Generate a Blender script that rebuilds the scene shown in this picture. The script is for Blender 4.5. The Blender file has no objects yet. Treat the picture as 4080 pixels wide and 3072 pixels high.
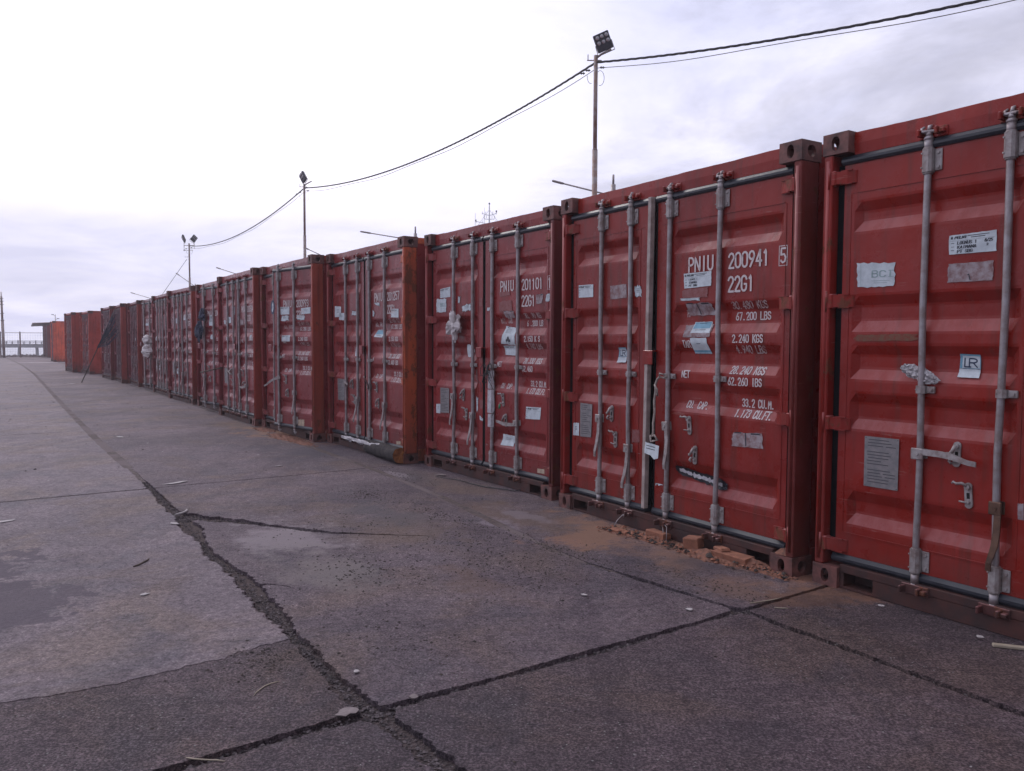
import bpy, math, random
import numpy as np
from mathutils import Vector, Matrix, noise as mnoise
R = math.radians
scene = bpy.context.scene
COL = scene.collection

# ------------------------------------------------------------------ camera
cam_data = bpy.data.cameras.new("camera")
cam_data.sensor_width = 36.0
cam_data.lens = 28.21
cam_data.clip_start = 0.05
cam_data.clip_end = 9000
cam = bpy.data.objects.new("camera", cam_data)
COL.objects.link(cam)
cam.matrix_world = (Matrix.Translation((0, 0, 1.405)) @ Matrix.Rotation(R(90 - 3.12), 4, 'X') @ Matrix.Rotation(R(0.258), 4, 'Z'))
scene.camera = cam

# ------------------------------------------------------------------ world
SUN_EL, SUN_AZ = 42.0, -38.0           # azimuth measured from +Y towards +X
world = bpy.data.worlds.new("World")
scene.world = world
world.use_nodes = True
wt = world.node_tree
wt.nodes.clear()
def wn(t, **k):
    n = wt.nodes.new(t)
    for a, b in k.items():
        setattr(n, a, b)
    return n
def wmath(op, a, b=None, c=None, clamp=False):
    n = wn('ShaderNodeMath', operation=op, use_clamp=clamp)
    for i, v in enumerate((a, b, c)):
        if v is None: continue
        if isinstance(v, (int, float)): n.inputs[i].default_value = v
        else: wt.links.new(v, n.inputs[i])
    return n.outputs[0]
sky = wn('ShaderNodeTexSky', sky_type='NISHITA')
sky.sun_disc = False
sky.sun_elevation = R(SUN_EL)
sky.sun_rotation = R(SUN_AZ)
sky.air_density = 1.5
sky.dust_density = 3.0
tc = wn('ShaderNodeTexCoord')
sep = wn('ShaderNodeSeparateXYZ')
wt.links.new(tc.outputs['Generated'], sep.inputs[0])
zz = wmath('ADD', wmath('MAXIMUM', sep.outputs[2], 0.0), 0.16)
cmb = wn('ShaderNodeCombineXYZ')
wt.links.new(wmath('DIVIDE', sep.outputs[0], zz), cmb.inputs[0])
wt.links.new(wmath('DIVIDE', sep.outputs[1], zz), cmb.inputs[1])
def wnoise(scale, detail, rough, off, dist=0.0):
    m = wn('ShaderNodeMapping')
    m.inputs['Location'].default_value = off
    wt.links.new(cmb.outputs[0], m.inputs[0])
    n = wn('ShaderNodeTexNoise')
    n.inputs['Scale'].default_value = scale
    n.inputs['Detail'].default_value = detail
    n.inputs['Roughness'].default_value = rough
    n.inputs['Distortion'].default_value = dist
    wt.links.new(m.outputs[0], n.inputs['Vector'])
    return n.outputs[0]
def wdot(v):
    n = wn('ShaderNodeVectorMath', operation='DOT_PRODUCT')
    wt.links.new(tc.outputs['Generated'], n.inputs[0])
    n.inputs[1].default_value = Vector(v).normalized()
    return n.outputs['Value']
def wramp(v, a, b):
    n = wn('ShaderNodeMapRange', interpolation_type='SMOOTHSTEP')
    wt.links.new(v, n.inputs['Value'])
    n.inputs['From Min'].default_value = a
    n.inputs['From Max'].default_value = b
    return n.outputs[0]
big = wnoise(0.42, 6, 0.55, (3.1, 1.7, 0), 0.3)
fine = wnoise(1.15, 8, 0.6, (7.7, 4.2, 0), 0.5)
streak = wnoise(0.9, 5, 0.5, (1.3, 9.2, 0), 0.2)
glow = wramp(wdot((-0.42, 0.80, 0.44)), 0.80, 0.995)        # thin cloud in front of the sun
low = wramp(sep.outputs[2], 0.19, 0.075)                    # milky band low over the sea
v = wmath('MULTIPLY_ADD', wmath('SUBTRACT', big, 0.5), 1.9, 0.40)
v = wmath('ADD', v, wmath('MULTIPLY', glow, 0.75))
v = wmath('ADD', v, wmath('MULTIPLY', wmath('SUBTRACT', fine, 0.5), 1.7))
v = wmath('SUBTRACT', v, wmath('MULTIPLY', wramp(wdot((0.52, 0.83, 0.24)), 0.86, 0.985), 0.30))   # thicker cloud bank to the right
v = wmath('SUBTRACT', v, wmath('MULTIPLY', low, 0.75))
v = wmath('ADD', v, wmath('MULTIPLY', wramp(streak, 0.60, 0.72), wmath('MULTIPLY', low, 0.35)), clamp=True)
cl = wn('ShaderNodeMix', data_type='RGBA')
wt.links.new(v, cl.inputs[0])
cl.inputs[6].default_value = (0.80, 0.81, 1.06, 1)
cl.inputs[7].default_value = (1.36, 1.31, 1.48, 1)
dk = wnoise(0.75, 7, 0.62, (2.4, 6.1, 0), 0.6)
right = wramp(wdot((0.50, 0.80, 0.34)), 0.78, 0.965)
dkf = wmath('MULTIPLY', wramp(dk, 0.42, 0.64), wmath('ADD', wmath('MULTIPLY', right, 0.33), 0.07))
dkf = wmath('SUBTRACT', 1.0, dkf)
cl2 = wn('ShaderNodeMix', data_type='RGBA', blend_type='MULTIPLY')
cl2.inputs[0].default_value = 1.0
wt.links.new(cl.outputs[2], cl2.inputs[6])
wt.links.new(dkf, cl2.inputs[7])
bg1 = wn('ShaderNodeBackground')
wt.links.new(sky.outputs[0], bg1.inputs[0])
bg1.inputs[1].default_value = 0.07
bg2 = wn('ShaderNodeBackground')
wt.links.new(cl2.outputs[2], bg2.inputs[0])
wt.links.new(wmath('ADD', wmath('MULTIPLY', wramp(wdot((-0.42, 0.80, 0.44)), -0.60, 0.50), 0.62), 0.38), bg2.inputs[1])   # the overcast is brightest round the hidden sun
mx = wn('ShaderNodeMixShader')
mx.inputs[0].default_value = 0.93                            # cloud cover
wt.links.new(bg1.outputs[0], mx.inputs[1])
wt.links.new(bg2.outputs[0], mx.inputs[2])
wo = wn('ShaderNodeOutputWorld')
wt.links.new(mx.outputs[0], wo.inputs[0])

sun_data = bpy.data.lights.new("sun", 'SUN')
sun_data.energy = 0.8
sun_data.angle = R(16)
sun_data.color = (1.0, 0.95, 0.93)
sun = bpy.data.objects.new("sun", sun_data)
COL.objects.link(sun)
sdir = Vector((math.sin(R(SUN_AZ)) * math.cos(R(SUN_EL)), math.cos(R(SUN_AZ)) * math.cos(R(SUN_EL)), math.sin(R(SUN_EL))))
sun.rotation_euler = sdir.to_track_quat('Z', 'Y').to_euler()
sun.location = (0, 0, 30)

vs = scene.view_settings
vs.view_transform = 'Standard'
vs.look = 'None'
vs.exposure = 0.16
vs.gamma = 1.0
vs.use_curve_mapping = False

# ------------------------------------------------------------------ materials
class NT:
    """small helper round a material's node tree"""
    def __init__(s, name):
        s.m = bpy.data.materials.new(name); s.m.use_nodes = True
        s.t = s.m.node_tree; s.t.nodes.clear()
        s.out = s.t.nodes.new('ShaderNodeOutputMaterial')
        s.b = s.t.nodes.new('ShaderNodeBsdfPrincipled')
        s.t.links.new(s.b.outputs[0], s.out.inputs[0])
        s.geo = s.t.nodes.new('ShaderNodeNewGeometry')
        s.tc = s.t.nodes.new('ShaderNodeTexCoord')
    def set(s, name, v):
        i = s.b.inputs[name]
        if isinstance(v, (int, float)): i.default_value = v
        elif isinstance(v, tuple): i.default_value = v if len(v) == 4 else v + (1,)
        else: s.t.links.new(v, i)
    def n(s, t, **k):
        n = s.t.nodes.new(t)
        for a, b in k.items(): setattr(n, a, b)
        return n
    def math(s, op, a, b=None, c=None, clamp=False):
        n = s.n('ShaderNodeMath', operation=op, use_clamp=clamp)
        for i, v in enumerate((a, b, c)):
            if v is None: continue
            if isinstance(v, (int, float)): n.inputs[i].default_value = v
            else: s.t.links.new(v, n.inputs[i])
        return n.outputs[0]
    def mapv(s, src, scale=(1, 1, 1), loc=(0, 0, 0), rot=(0, 0, 0)):
        m = s.n('ShaderNodeMapping')
        s.t.links.new(src, m.inputs[0])
        m.inputs['Location'].default_value = loc
        m.inputs['Rotation'].default_value = rot
        m.inputs['Scale'].default_value = scale
        return m.outputs[0]
    def noise(s, vec, scale, detail=4, rough=0.55, dist=0.0, col=False):
        n = s.n('ShaderNodeTexNoise')
        s.t.links.new(vec, n.inputs['Vector'])
        n.inputs['Scale'].default_value = scale
        n.inputs['Detail'].default_value = detail
        n.inputs['Roughness'].default_value = rough
        n.inputs['Distortion'].default_value = dist
        return n.outputs[1 if col else 0]
    def voro(s, vec, scale, feat='F1', out='Distance'):
        n = s.n('ShaderNodeTexVoronoi', feature=feat)
        s.t.links.new(vec, n.inputs['Vector'])
        n.inputs['Scale'].default_value = scale
        return n.outputs[out]
    def ramp(s, v, a, b, lo=0.0, hi=1.0):
        n = s.n('ShaderNodeMapRange', interpolation_type='SMOOTHSTEP')
        s.t.links.new(v, n.inputs['Value'])
        n.inputs['From Min'].default_value = a; n.inputs['From Max'].default_value = b
        n.inputs['To Min'].default_value = lo; n.inputs['To Max'].default_value = hi
        return n.outputs[0]
    def mix(s, f, a, b, blend='MIX'):
        n = s.n('ShaderNodeMix', data_type='RGBA', blend_type=blend)
        for i, v in ((0, f), (6, a), (7, b)):
            if isinstance(v, (int, float)): n.inputs[i].default_value = v
            elif isinstance(v, tuple): n.inputs[i].default_value = v if len(v) == 4 else v + (1,)
            else: s.t.links.new(v, n.inputs[i])
        return n.outputs[2]
    def bump(s, h, dist=0.01, strength=1.0, prev=None):
        n = s.n('ShaderNodeBump')
        n.inputs['Distance'].default_value = dist
        n.inputs['Strength'].default_value = strength
        s.t.links.new(h, n.inputs['Height'])
        if prev is not None: s.t.links.new(prev, n.inputs['Normal'])
        return n.outputs[0]
    def objinfo(s):
        return s.n('ShaderNodeObjectInfo')
    def xyz(s, v):
        n = s.n('ShaderNodeSeparateXYZ'); s.t.links.new(v, n.inputs[0]); return n.outputs

M = {}
def paint_material(name, rusty=0.35, dull=0.0):
    t = NT(name)
    oi = t.objinfo()
    pos = t.geo.outputs['Position']
    base = oi.outputs['Color']
    big = t.noise(pos, 1.3, 4, 0.6)
    c = t.mix(t.ramp(big, 0.35, 0.7), base, t.mix(1.0, base, (0.72, 0.68, 0.75), 'MULTIPLY'))
    # sun-faded, chalky areas
    c = t.mix(t.ramp(t.noise(t.mapv(pos, (1, 1, .8), loc=(4, 1, 7)), 1.9, 6, 0.68, 0.5), 0.46, 0.62, 0, 0.38), c, t.mix(0.60, base, (0.28, 0.060, 0.062)))
    # vertical run-off streaks
    st = t.noise(t.mapv(pos, (9, 9, 0.55)), 1.6, 5, 0.6)
    c = t.mix(t.ramp(st, 0.50, 0.70, 0, 0.55), c, (0.110, 0.030, 0.022))
    sc = t.noise(t.mapv(pos, (2.2, 2.2, 30), rot=(0.05, 0.04, 0)), 2.2, 3, 0.6)
    c = t.mix(t.math('MULTIPLY', t.ramp(sc, 0.66, 0.70), t.ramp(t.noise(pos, 2.1, 3), 0.5, 0.62, 0, 0.5)), c, (0.36, 0.17, 0.15))
    # chalky film of salt and dust, strongest on surfaces facing up
    nz = t.xyz(t.geo.outputs['Normal'])[2]
    dn = t.noise(t.mapv(pos, (6, 6, 1.2)), 3.0, 4, 0.6)
    dust = t.math('MULTIPLY', t.ramp(nz, 0.12, 0.60), t.ramp(dn, 0.25, 0.7, 0.35, 0.85))
    dust = t.math('ADD', dust, t.ramp(t.noise(pos, 4.2, 6, 0.7), 0.50, 0.75, 0.0, 0.13), clamp=True)
    c = t.mix(t.math('MULTIPLY', dust, 0.55), c, (0.50, 0.21, 0.21))
    # grime low down
    z = t.xyz(pos)[2]
    gr = t.math('MULTIPLY', t.ramp(z, 0.55, 0.0), t.ramp(t.noise(pos, 5, 5, 0.65), 0.3, 0.65, 0.25, 0.9))
    c = t.mix(t.math('MULTIPLY', gr, 0.6), c, (0.075, 0.050, 0.045))
    # rust blooms and chips
    rn = t.noise(t.mapv(pos, (1, 1, 0.6)), 9, 8, 0.72)
    rm = t.ramp(rn, 0.70 - 0.22 * rusty, 0.76 - 0.20 * rusty)
    rust = t.mix(t.noise(pos, 40, 4, 0.7), (0.060, 0.024, 0.017), (0.22, 0.075, 0.032))
    c = t.mix(t.math('MULTIPLY', rm, 0.85), c, rust)
    chip = t.ramp(t.noise(pos, 55, 4, 0.7), 0.735, 0.755)
    c = t.mix(t.math('MULTIPLY', chip, 0.6), c, (0.42, 0.30, 0.27))
    t.set('Base Color', c)
    rg = t.math('ADD', t.math('MULTIPLY', t.ramp(t.noise(pos, 7, 5, 0.6), 0.3, 0.8), 0.16), 0.25 + dull)
    t.set('Roughness', t.math('ADD', rg, t.math('MULTIPLY', rm, 0.25), clamp=True))
    t.set('Specular IOR Level', 0.30)
    b1 = t.bump(t.noise(t.mapv(pos, (1, 1, 0.7)), 3.4, 4, 0.5), 0.022, 0.6)
    b2 = t.bump(t.noise(pos, 60, 5, 0.7), 0.0012, 0.5, b1)
    b3 = t.bump(rm, 0.0015, 0.7, b2)
    t.set('Normal', b3)
    return t.m
M['paint'] = paint_material('container_paint', 0.15)
M['paint_worn'] = paint_material('worn_container_paint', 0.85, 0.12)
M['paint_rust'] = paint_material('rusted_container_paint', 0.85, 0.18)
M['paint_post'] = paint_material('post_paint', 0.6, 0.15)

def simple(name, col, rough=0.6, metal=0.0, var=0.25, scale=12, bump=0.0015, col2=None, spec=0.5, trans=None, usecolor=False):
    t = NT(name)
    pos = t.geo.outputs['Position']
    nz = t.noise(pos, scale, 6, 0.65)
    if usecolor:
        base = t.objinfo().outputs['Color']
        c = t.mix(t.ramp(nz, 0.3, 0.75), base, t.mix(1.0, base, (1 - var, 1 - var, 1 - var), 'MULTIPLY'))
    else:
        c2 = col2 or tuple(x * (1 - var) for x in col)
        c = t.mix(t.ramp(nz, 0.3, 0.72), col, c2)
    t.set('Base Color', c)
    t.set('Roughness', t.math('ADD', t.math('MULTIPLY', t.noise(pos, scale * 2, 3), 0.2), rough - 0.1, clamp=True))
    t.set('Metallic', metal)
    t.set('Specular IOR Level', spec)
    if bump:
        t.set('Normal', t.bump(t.noise(pos, scale * 4, 4, 0.7), bump, 0.6))
    if trans: t.set('Alpha', trans)
    M[name] = t.m
    return t.m
simple('galvanised_steel', (0.38, 0.36, 0.38), 0.50, 0.55, 0.45, 14, 0.001, (0.24, 0.19, 0.18))
simple('galvanised_bracket', (0.40, 0.38, 0.38), 0.58, 0.35, 0.45, 22, 0.0015, (0.22, 0.17, 0.16))
simple('black_rubber', (0.016, 0.019, 0.028), 0.42, 0, 0.4, 9, 0.001, (0.030, 0.034, 0.045))
simple('shaded_rubber', (0.003, 0.003, 0.005), 0.8, 0, 0.4, 9, 0.001, spec=0.2)  # near-black copy of the gasket rubber: shade of the side channels painted in
simple('dark_void', (0.012, 0.010, 0.010), 0.9, 0, 0.3, 9, 0)
simple('sticker_white', (0.62, 0.70, 0.74), 0.55, 0, 0.3, 16, 0.0006, (0.44, 0.50, 0.54))
simple('sticker_blue', (0.20, 0.42, 0.55), 0.5, 0, 0.3, 16, 0.0006, (0.11, 0.27, 0.38))
simple('sticker_faded', (0.38, 0.34, 0.36), 0.7, 0, 0.3, 26, 0.0008, (0.20, 0.10, 0.10))
simple('sticker_ghost', (0.27, 0.11, 0.11), 0.65, 0, 0.3, 30, 0.0006, (0.21, 0.055, 0.05))
simple('sticker_yellowed', (0.50, 0.42, 0.32), 0.7, 0, 0.3, 26, 0.0006, (0.38, 0.28, 0.20))
simple('sticker_dirt', (0.17, 0.10, 0.06), 0.8, 0, 0.3, 60, 0.0006, (0.22, 0.035, 0.025))
simple('printing_ink', (0.03, 0.035, 0.05), 0.5, 0, 0.2, 20, 0)
simple('pale_ink', (0.30, 0.42, 0.42), 0.5, 0, 0.2, 20, 0)
simple('navy_ink', (0.02, 0.04, 0.10), 0.5, 0, 0.2, 20, 0)
simple('data_plate_metal', (0.20, 0.20, 0.21), 0.5, 0.5, 0.35, 30, 0.0006, (0.30, 0.28, 0.28))
simple('plate_print', (0.10, 0.10, 0.11), 0.5, 0.3, 0.3, 30, 0)
simple('bronze_handle', (0.16, 0.09, 0.06), 0.5, 0.5, 0.4, 20, 0.001, (0.07, 0.04, 0.03))
simple('black_tape', (0.012, 0.014, 0.022), 0.30, 0, 0.3, 20, 0.004)
simple('silver_tape', (0.62, 0.62, 0.66), 0.35, 0.2, 0.4, 30, 0.003)
simple('wood_batten', (0.46, 0.40, 0.38), 0.75, 0, 0.35, 10, 0.002, (0.26, 0.21, 0.19))
simple('wood_stick', (0.40, 0.34, 0.26), 0.8, 0, 0.35, 10, 0.002)
simple('rope_fibre', (0.42, 0.36, 0.33), 0.9, 0, 0.4, 50, 0.002)
simple('plastic_film', (0.55, 0.54, 0.56), 0.30, 0, 0.4, 18, 0.006, (0.30, 0.27, 0.28))
simple('white_sack', (0.60, 0.57, 0.58), 0.6, 0, 0.3, 9, 0.006, (0.42, 0.38, 0.38))
simple('dark_cloth', (0.035, 0.045, 0.085), 0.8, 0, 0.4, 9, 0.004)
simple('bark', (0.018, 0.016, 0.019), 0.9, 0, 0.5, 14, 0.02, (0.06, 0.05, 0.048))
simple('bare_casting', (0.205, 0.078, 0.066), 0.65, 0, 0.5, 11, 0.004, (0.055, 0.032, 0.030))
simple('grimy_sill', (0.030, 0.016, 0.016), 0.7, 0, 0.5, 6, 0.002, (0.080, 0.026, 0.020))
simple('rotten_wood', (0.30, 0.115, 0.035), 0.9, 0, 0.5, 22, 0.006, (0.16, 0.055, 0.02))
simple('brick_clay', (0.34, 0.145, 0.088), 0.92, 0, 0.3, 16, 0.006, (0.20, 0.085, 0.055))
simple('rust_dust', (0.27, 0.118, 0.076), 0.95, 0, 0.4, 28, 0.016, (0.13, 0.065, 0.050))
simple('pole_steel', (0.34, 0.31, 0.31), 0.6, 0.2, 0.4, 7, 0.001, (0.24, 0.13, 0.09))
simple('lamp_housing', (0.055, 0.06, 0.075), 0.45, 0.3, 0.3, 20, 0.0005)
simple('lens_glass', (0.50, 0.50, 0.52), 0.15, 0.4, 0.2, 20, 0)
simple('cable_black', (0.02, 0.02, 0.024), 0.6, 0, 0.3, 20, 0)
simple('cable_grey', (0.10, 0.095, 0.10), 0.6, 0, 0.3, 20, 0)
simple('porcelain_dark', (0.03, 0.03, 0.05), 0.4, 0, 0.3, 20, 0)
simple('mast_white', (0.55, 0.56, 0.60), 0.5, 0, 0.2, 5, 0)
simple('pier_concrete', (0.26, 0.25, 0.27), 0.9, 0, 0.35, 0.8, 0.01)
simple('rock', (0.24, 0.20, 0.20), 0.9, 0, 0.5, 2.0, 0.03, (0.12, 0.10, 0.10))
simple('far_rod', (0.24, 0.155, 0.175), 0.6, 0.2, 0.5, 8, 0.001, (0.15, 0.085, 0.10))  # darker purplish tint of the rod metal for the farther containers
simple('litter_paper', (0.42, 0.39, 0.39), 0.8, 0, 0.3, 30, 0.001)
simple('green_plastic', (0.02, 0.22, 0.10), 0.4, 0, 0.2, 20, 0)
simple('twig', (0.10, 0.075, 0.06), 0.9, 0, 0.4, 30, 0.001)
simple('fence_wire', (0.30, 0.30, 0.33), 0.6, 0.4, 0.2, 10, 0)

# stencilled lettering with worn-off patches: the worn bits are bare paint colour
t = NT('stencil_white')
pos = t.geo.outputs['Position']
w1 = t.ramp(t.noise(pos, 26, 5, 0.7), 0.60, 0.66)
w2 = t.ramp(t.noise(pos, 5, 3, 0.6), 0.45, 0.7, 0.25, 1.0)
t.set('Base Color', t.mix(t.math('MULTIPLY', w1, w2), (0.62, 0.55, 0.55), (0.27, 0.06, 0.045)))
t.set('Roughness', 0.6)
M['stencil_white'] = t.m
t = NT('stencil_faded')
pos = t.geo.outputs['Position']
w1 = t.ramp(t.noise(pos, 30, 5, 0.7), 0.42, 0.60)
t.set('Base Color', t.mix(w1, (0.56, 0.46, 0.46), (0.30, 0.12, 0.11)))
t.set('Roughness', 0.6)
M['stencil_faded'] = t.m

# ------------------------------------------------------------------ ground materials
D2 = Vector((0.575, -0.818)); N2 = Vector((0.818, 0.575))
def ST(s, t):                      # yard lattice (s along the row of containers, t across it) to world
    return (D2.x * s + N2.x * t, D2.y * s + N2.y * t)
def concrete(name, base, dark, speck, rough_surface=1.0, stains=True):
    t = NT(name)
    pos = t.geo.outputs['Position']
    oi = t.objinfo()
    c = t.mix(t.ramp(t.noise(pos, 0.55, 5, 0.6, 0.6), 0.32, 0.68), base, dark)
    c = t.mix(t.ramp(t.noise(t.mapv(pos, (1, 1, 1), rot=(0, 0, R(-35))), 2.3, 6, 0.62, 0.8), 0.40, 0.75, 0, 0.7), c, tuple(x * 0.72 for x in base))
    c = t.mix(t.ramp(t.noise(pos, 1.1, 4, 0.6, 0.5), 0.55, 0.8, 0, 0.45), c, tuple(min(1, x * f) for x, f in zip(base, (1.45, 1.42, 1.30))))
    c = t.mix(t.ramp(t.noise(pos, 0.9, 5, 0.65, 0.6), 0.46, 0.64, 0, 0.50), c, (base[0] * .90, base[1] * .80, base[2] * .56))
    c = t.mix(t.ramp(t.noise(t.mapv(pos, loc=(9, 4, 0)), 1.5, 5, 0.6, 0.8), 0.50, 0.68, 0, 0.6), c, (base[0] * .50, base[1] * .56, base[2] * .62))
    c = t.mix(t.ramp(t.noise(pos, 14, 5, 0.7), 0.46, 0.70, 0, 0.30 * speck), c, t.mix(1.0, c, (0.55, 0.55, 0.58), 'MULTIPLY'))
    # aggregate grain
    g = t.noise(pos, 95, 3, 0.7)
    c = t.mix(t.ramp(g, 0.40, 0.62), t.mix(1.0, c, (1 - .20 * speck, 1 - .21 * speck, 1 - .20 * speck), 'MULTIPLY'), t.mix(1.0, c, (1 + .22 * speck, 1 + .21 * speck, 1 + .21 * speck), 'MULTIPLY'))
    g2 = t.noise(pos, 30, 5, 0.75)
    c = t.mix(t.ramp(g2, 0.44, 0.60, 0, 0.85), c, t.mix(1.0, c, (0.60, 0.58, 0.60), 'MULTIPLY'))
    c = t.mix(t.ramp(t.noise(t.mapv(pos, (1, 1, 1), loc=(2, 2, 0)), 6.5, 6, 0.68, 0.7), 0.44, 0.60, 0, 0.55), c, t.mix(1.0, c, (0.66, 0.63, 0.68), 'MULTIPLY'))
    trk = t.noise(t.mapv(pos, (2.6, 0.16, 1), rot=(0, 0, R(-35))), 1.3, 5, 0.6, 0.4)
    c = t.mix(t.ramp(trk, 0.50, 0.66, 0, 0.45), c, t.mix(1.0, c, (0.62, 0.60, 0.66), 'MULTIPLY'))
    c = t.mix(t.ramp(t.noise(t.mapv(pos, loc=(5, 8, 2)), 38, 4, 0.75), 0.52, 0.70, 0, 0.6 * speck), c, t.mix(1.0, c, (1.6, 1.58, 1.58), 'MULTIPLY'))
    vd = t.voro(pos, 60)
    hole = t.math('MULTIPLY', t.ramp(vd, 0.20, 0.10), t.ramp(t.noise(pos, 3.2, 4, 0.6), 0.50, 0.66))
    c = t.mix(t.math('MULTIPLY', hole, 0.8), c, (0.028, 0.022, 0.024))
    vl = t.voro(t.mapv(pos, loc=(3.3, 1.2, 0)), 34)
    fl = t.math('MULTIPLY', t.ramp(vl, 0.16, 0.09), t.ramp(t.noise(pos, 2.1, 3, 0.6), 0.44, 0.62))
    c = t.mix(t.math('MULTIPLY', fl, 0.7 * speck), c, (0.30, 0.28, 0.28))
    wob = t.noise(pos, 2.6, 5, 0.62)
    wob2 = t.noise(pos, 9.0, 5, 0.65)
    p = t.xyz(pos)
    sc = t.math('ADD', t.math('MULTIPLY', p[0], D2.x), t.math('MULTIPLY', p[1], D2.y))
    tt = t.math('ADD', t.math('MULTIPLY', p[0], N2.x), t.math('MULTIPLY', p[1], N2.y))
    wobble = t.math('ADD', t.math('MULTIPLY', t.math('SUBTRACT', wob, 0.5), 2.6), t.math('MULTIPLY', t.math('SUBTRACT', wob2, 0.5), 1.5))
    def blob(s, q, rs, rq, col, amt, soft=0.5, rot=0.0):
        nonlocal c
        ds = t.math('SUBTRACT', sc, s); dq = t.math('SUBTRACT', tt, q)
        ca, sa = math.cos(R(rot)), math.sin(R(rot))
        a = t.math('ADD', t.math('MULTIPLY', ds, ca / rs), t.math('MULTIPLY', dq, sa / rs))
        b = t.math('ADD', t.math('MULTIPLY', ds, -sa / rq), t.math('MULTIPLY', dq, ca / rq))
        r2 = t.math('SQRT', t.math('ADD', t.math('MULTIPLY', a, a), t.math('MULTIPLY', b, b)))
        r2 = t.math('ADD', r2, wobble)
        f = t.ramp(r2, 1.0, 1.0 - soft)
        c = t.mix(t.math('MULTIPLY', f, amt), c, col)
    if stains:
        # rust-coloured dust trodden out from the doors
        blob(-3.6, 4.25, 1.5, 0.36, (0.38, 0.185, 0.120), 0.9, 0.7)
        blob(-4.35, 3.80, 0.30, 0.55, (0.38, 0.200, 0.135), 0.85, 0.7)
        blob(-2.9, 3.62, 0.50, 0.22, (0.22, 0.13, 0.095), 0.6, 0.9)
        blob(-2.62, 3.85, 0.20, 0.45, (0.17, 0.085, 0.06), 0.6, 0.6)
        blob(-3.95, 2.50, 0.50, 0.20, (0.19, 0.115, 0.085), 0.40, 0.9)
        blob(-57.0, 5.2, 0.9, 2.6, (0.42, 0.38, 0.40), 0.8, 0.5)  # pale band across the far ground
        blob(-5.0, 3.75, 1.1, 0.42, (0.19, 0.12, 0.08), 0.5, 0.7)
        blob(-5.4, 2.75, 0.9, 0.5, (0.17, 0.115, 0.085), 0.5, 0.9)
        blob(-3.9, 3.95, 1.4, 0.40, (0.30, 0.170, 0.120), 0.7, 0.9)
        blob(-6.9, 4.0, 1.2, 0.30, (0.17, 0.115, 0.090), 0.6, 0.95)
        blob(-11.9, 4.30, 1.9, 0.80, (0.32, 0.175, 0.110), 0.85, 0.7)
        blob(-13.4, 4.0, 1.6, 0.5, (0.20, 0.13, 0.09), 0.45, 0.8)
        # dark oily patches
        blob(-9.8, 3.7, 1.2, 0.7, (0.070, 0.062, 0.085), 0.7, 0.8)
        blob(-4.4, 2.0, 0.35, 0.25, (0.072, 0.070, 0.090), 0.5, 0.9)
        blob(-5.9, 2.85, 0.9, 0.35, (0.085, 0.084, 0.102), 0.55, 0.9)
        blob(-3.35, 3.9, 0.30, 0.18, (0.07, 0.065, 0.085), 0.7, 0.8)
        blob(-5.75, -0.30, 0.70, 0.72, (0.078, 0.058, 0.080), 0.85, 0.12)
        blob(-4.95, 0.22, 0.42, 0.34, (0.078, 0.058, 0.080), 0.8, 0.12)
        blob(-7.4, 3.9, 0.6, 0.25, (0.075, 0.072, 0.095), 0.5, 0.8)
        # pale cement splashes
        blob(-5.05, 3.42, 0.34, 0.16, (0.27, 0.225, 0.26), 0.75, 0.5)
        blob(-5.2, 3.80, 0.42, 0.13, (0.25, 0.21, 0.235), 0.7, 0.5)
        blob(-7.6, 3.85, 0.35, 0.10, (0.28, 0.235, 0.26), 0.7, 0.5)
        blob(-5.55, 1.95, 0.75, 0.42, (0.30, 0.255, 0.275), 0.85, 0.8)
        blob(-4.7, 1.85, 0.75, 0.35, (0.235, 0.20, 0.195), 0.7, 0.8)
    t.set('Base Color', c)
    t.set('Roughness', t.math('ADD', t.math('MULTIPLY', g2, 0.25), 0.60))
    t.set('Specular IOR Level', 0.35)
    b = t.bump(t.noise(pos, 3.0, 5, 0.6), 0.03, 0.45)
    b = t.bump(t.noise(pos, 42, 6, 0.8), 0.014 * rough_surface, 0.9, b)
    b = t.bump(g, 0.0035 * rough_surface, 0.8, b)
    b = t.bump(t.math('MULTIPLY', hole, -1.0), 0.006, 0.8, b)
    t.set('Normal', b)
    M[name] = t.m
concrete('yard_concrete', (0.240, 0.190, 0.210), (0.124, 0.096, 0.114), 2.0, 2.0)
concrete('coarse_concrete', (0.196, 0.148, 0.164), (0.094, 0.070, 0.081), 2.6, 2.8)
concrete('smooth_screed', (0.258, 0.212, 0.230), (0.176, 0.144, 0.162), 1.2, 1.3)
t = NT('joint_gravel')
pos = t.geo.outputs['Position']
vc = t.voro(pos, 70, 'F1', 'Color'); vd = t.voro(pos, 70)
c = t.mix(t.ramp(t.xyz(vc)[0], 0.1, 0.95), (0.026, 0.018, 0.020), (0.066, 0.046, 0.047))
p_ = t.xyz(pos)
sc_ = t.math('ADD', t.math('MULTIPLY', p_[0], D2.x), t.math('MULTIPLY', p_[1], D2.y))
earth = t.math('MULTIPLY', t.ramp(sc_, -4.0, -5.0, 0.15, 0.9), t.ramp(t.noise(pos, 2.4, 5), 0.36, 0.55, 0.4, 1.0))
c = t.mix(earth, c, (0.082, 0.056, 0.053))
c = t.mix(t.ramp(t.noise(pos, 60, 4, 0.7), 0.50, 0.66, 0, 0.6), c, t.mix(1.0, c, (0.5, 0.5, 0.5), 'MULTIPLY'))
t.set('Base Color', c); t.set('Roughness', 0.95)
t.set('Normal', t.bump(vd, 0.012, 0.9))
M['joint_gravel'] = t.m
t = NT('loose_stone')
oi = t.objinfo(); pos = t.geo.outputs['Position']
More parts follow.
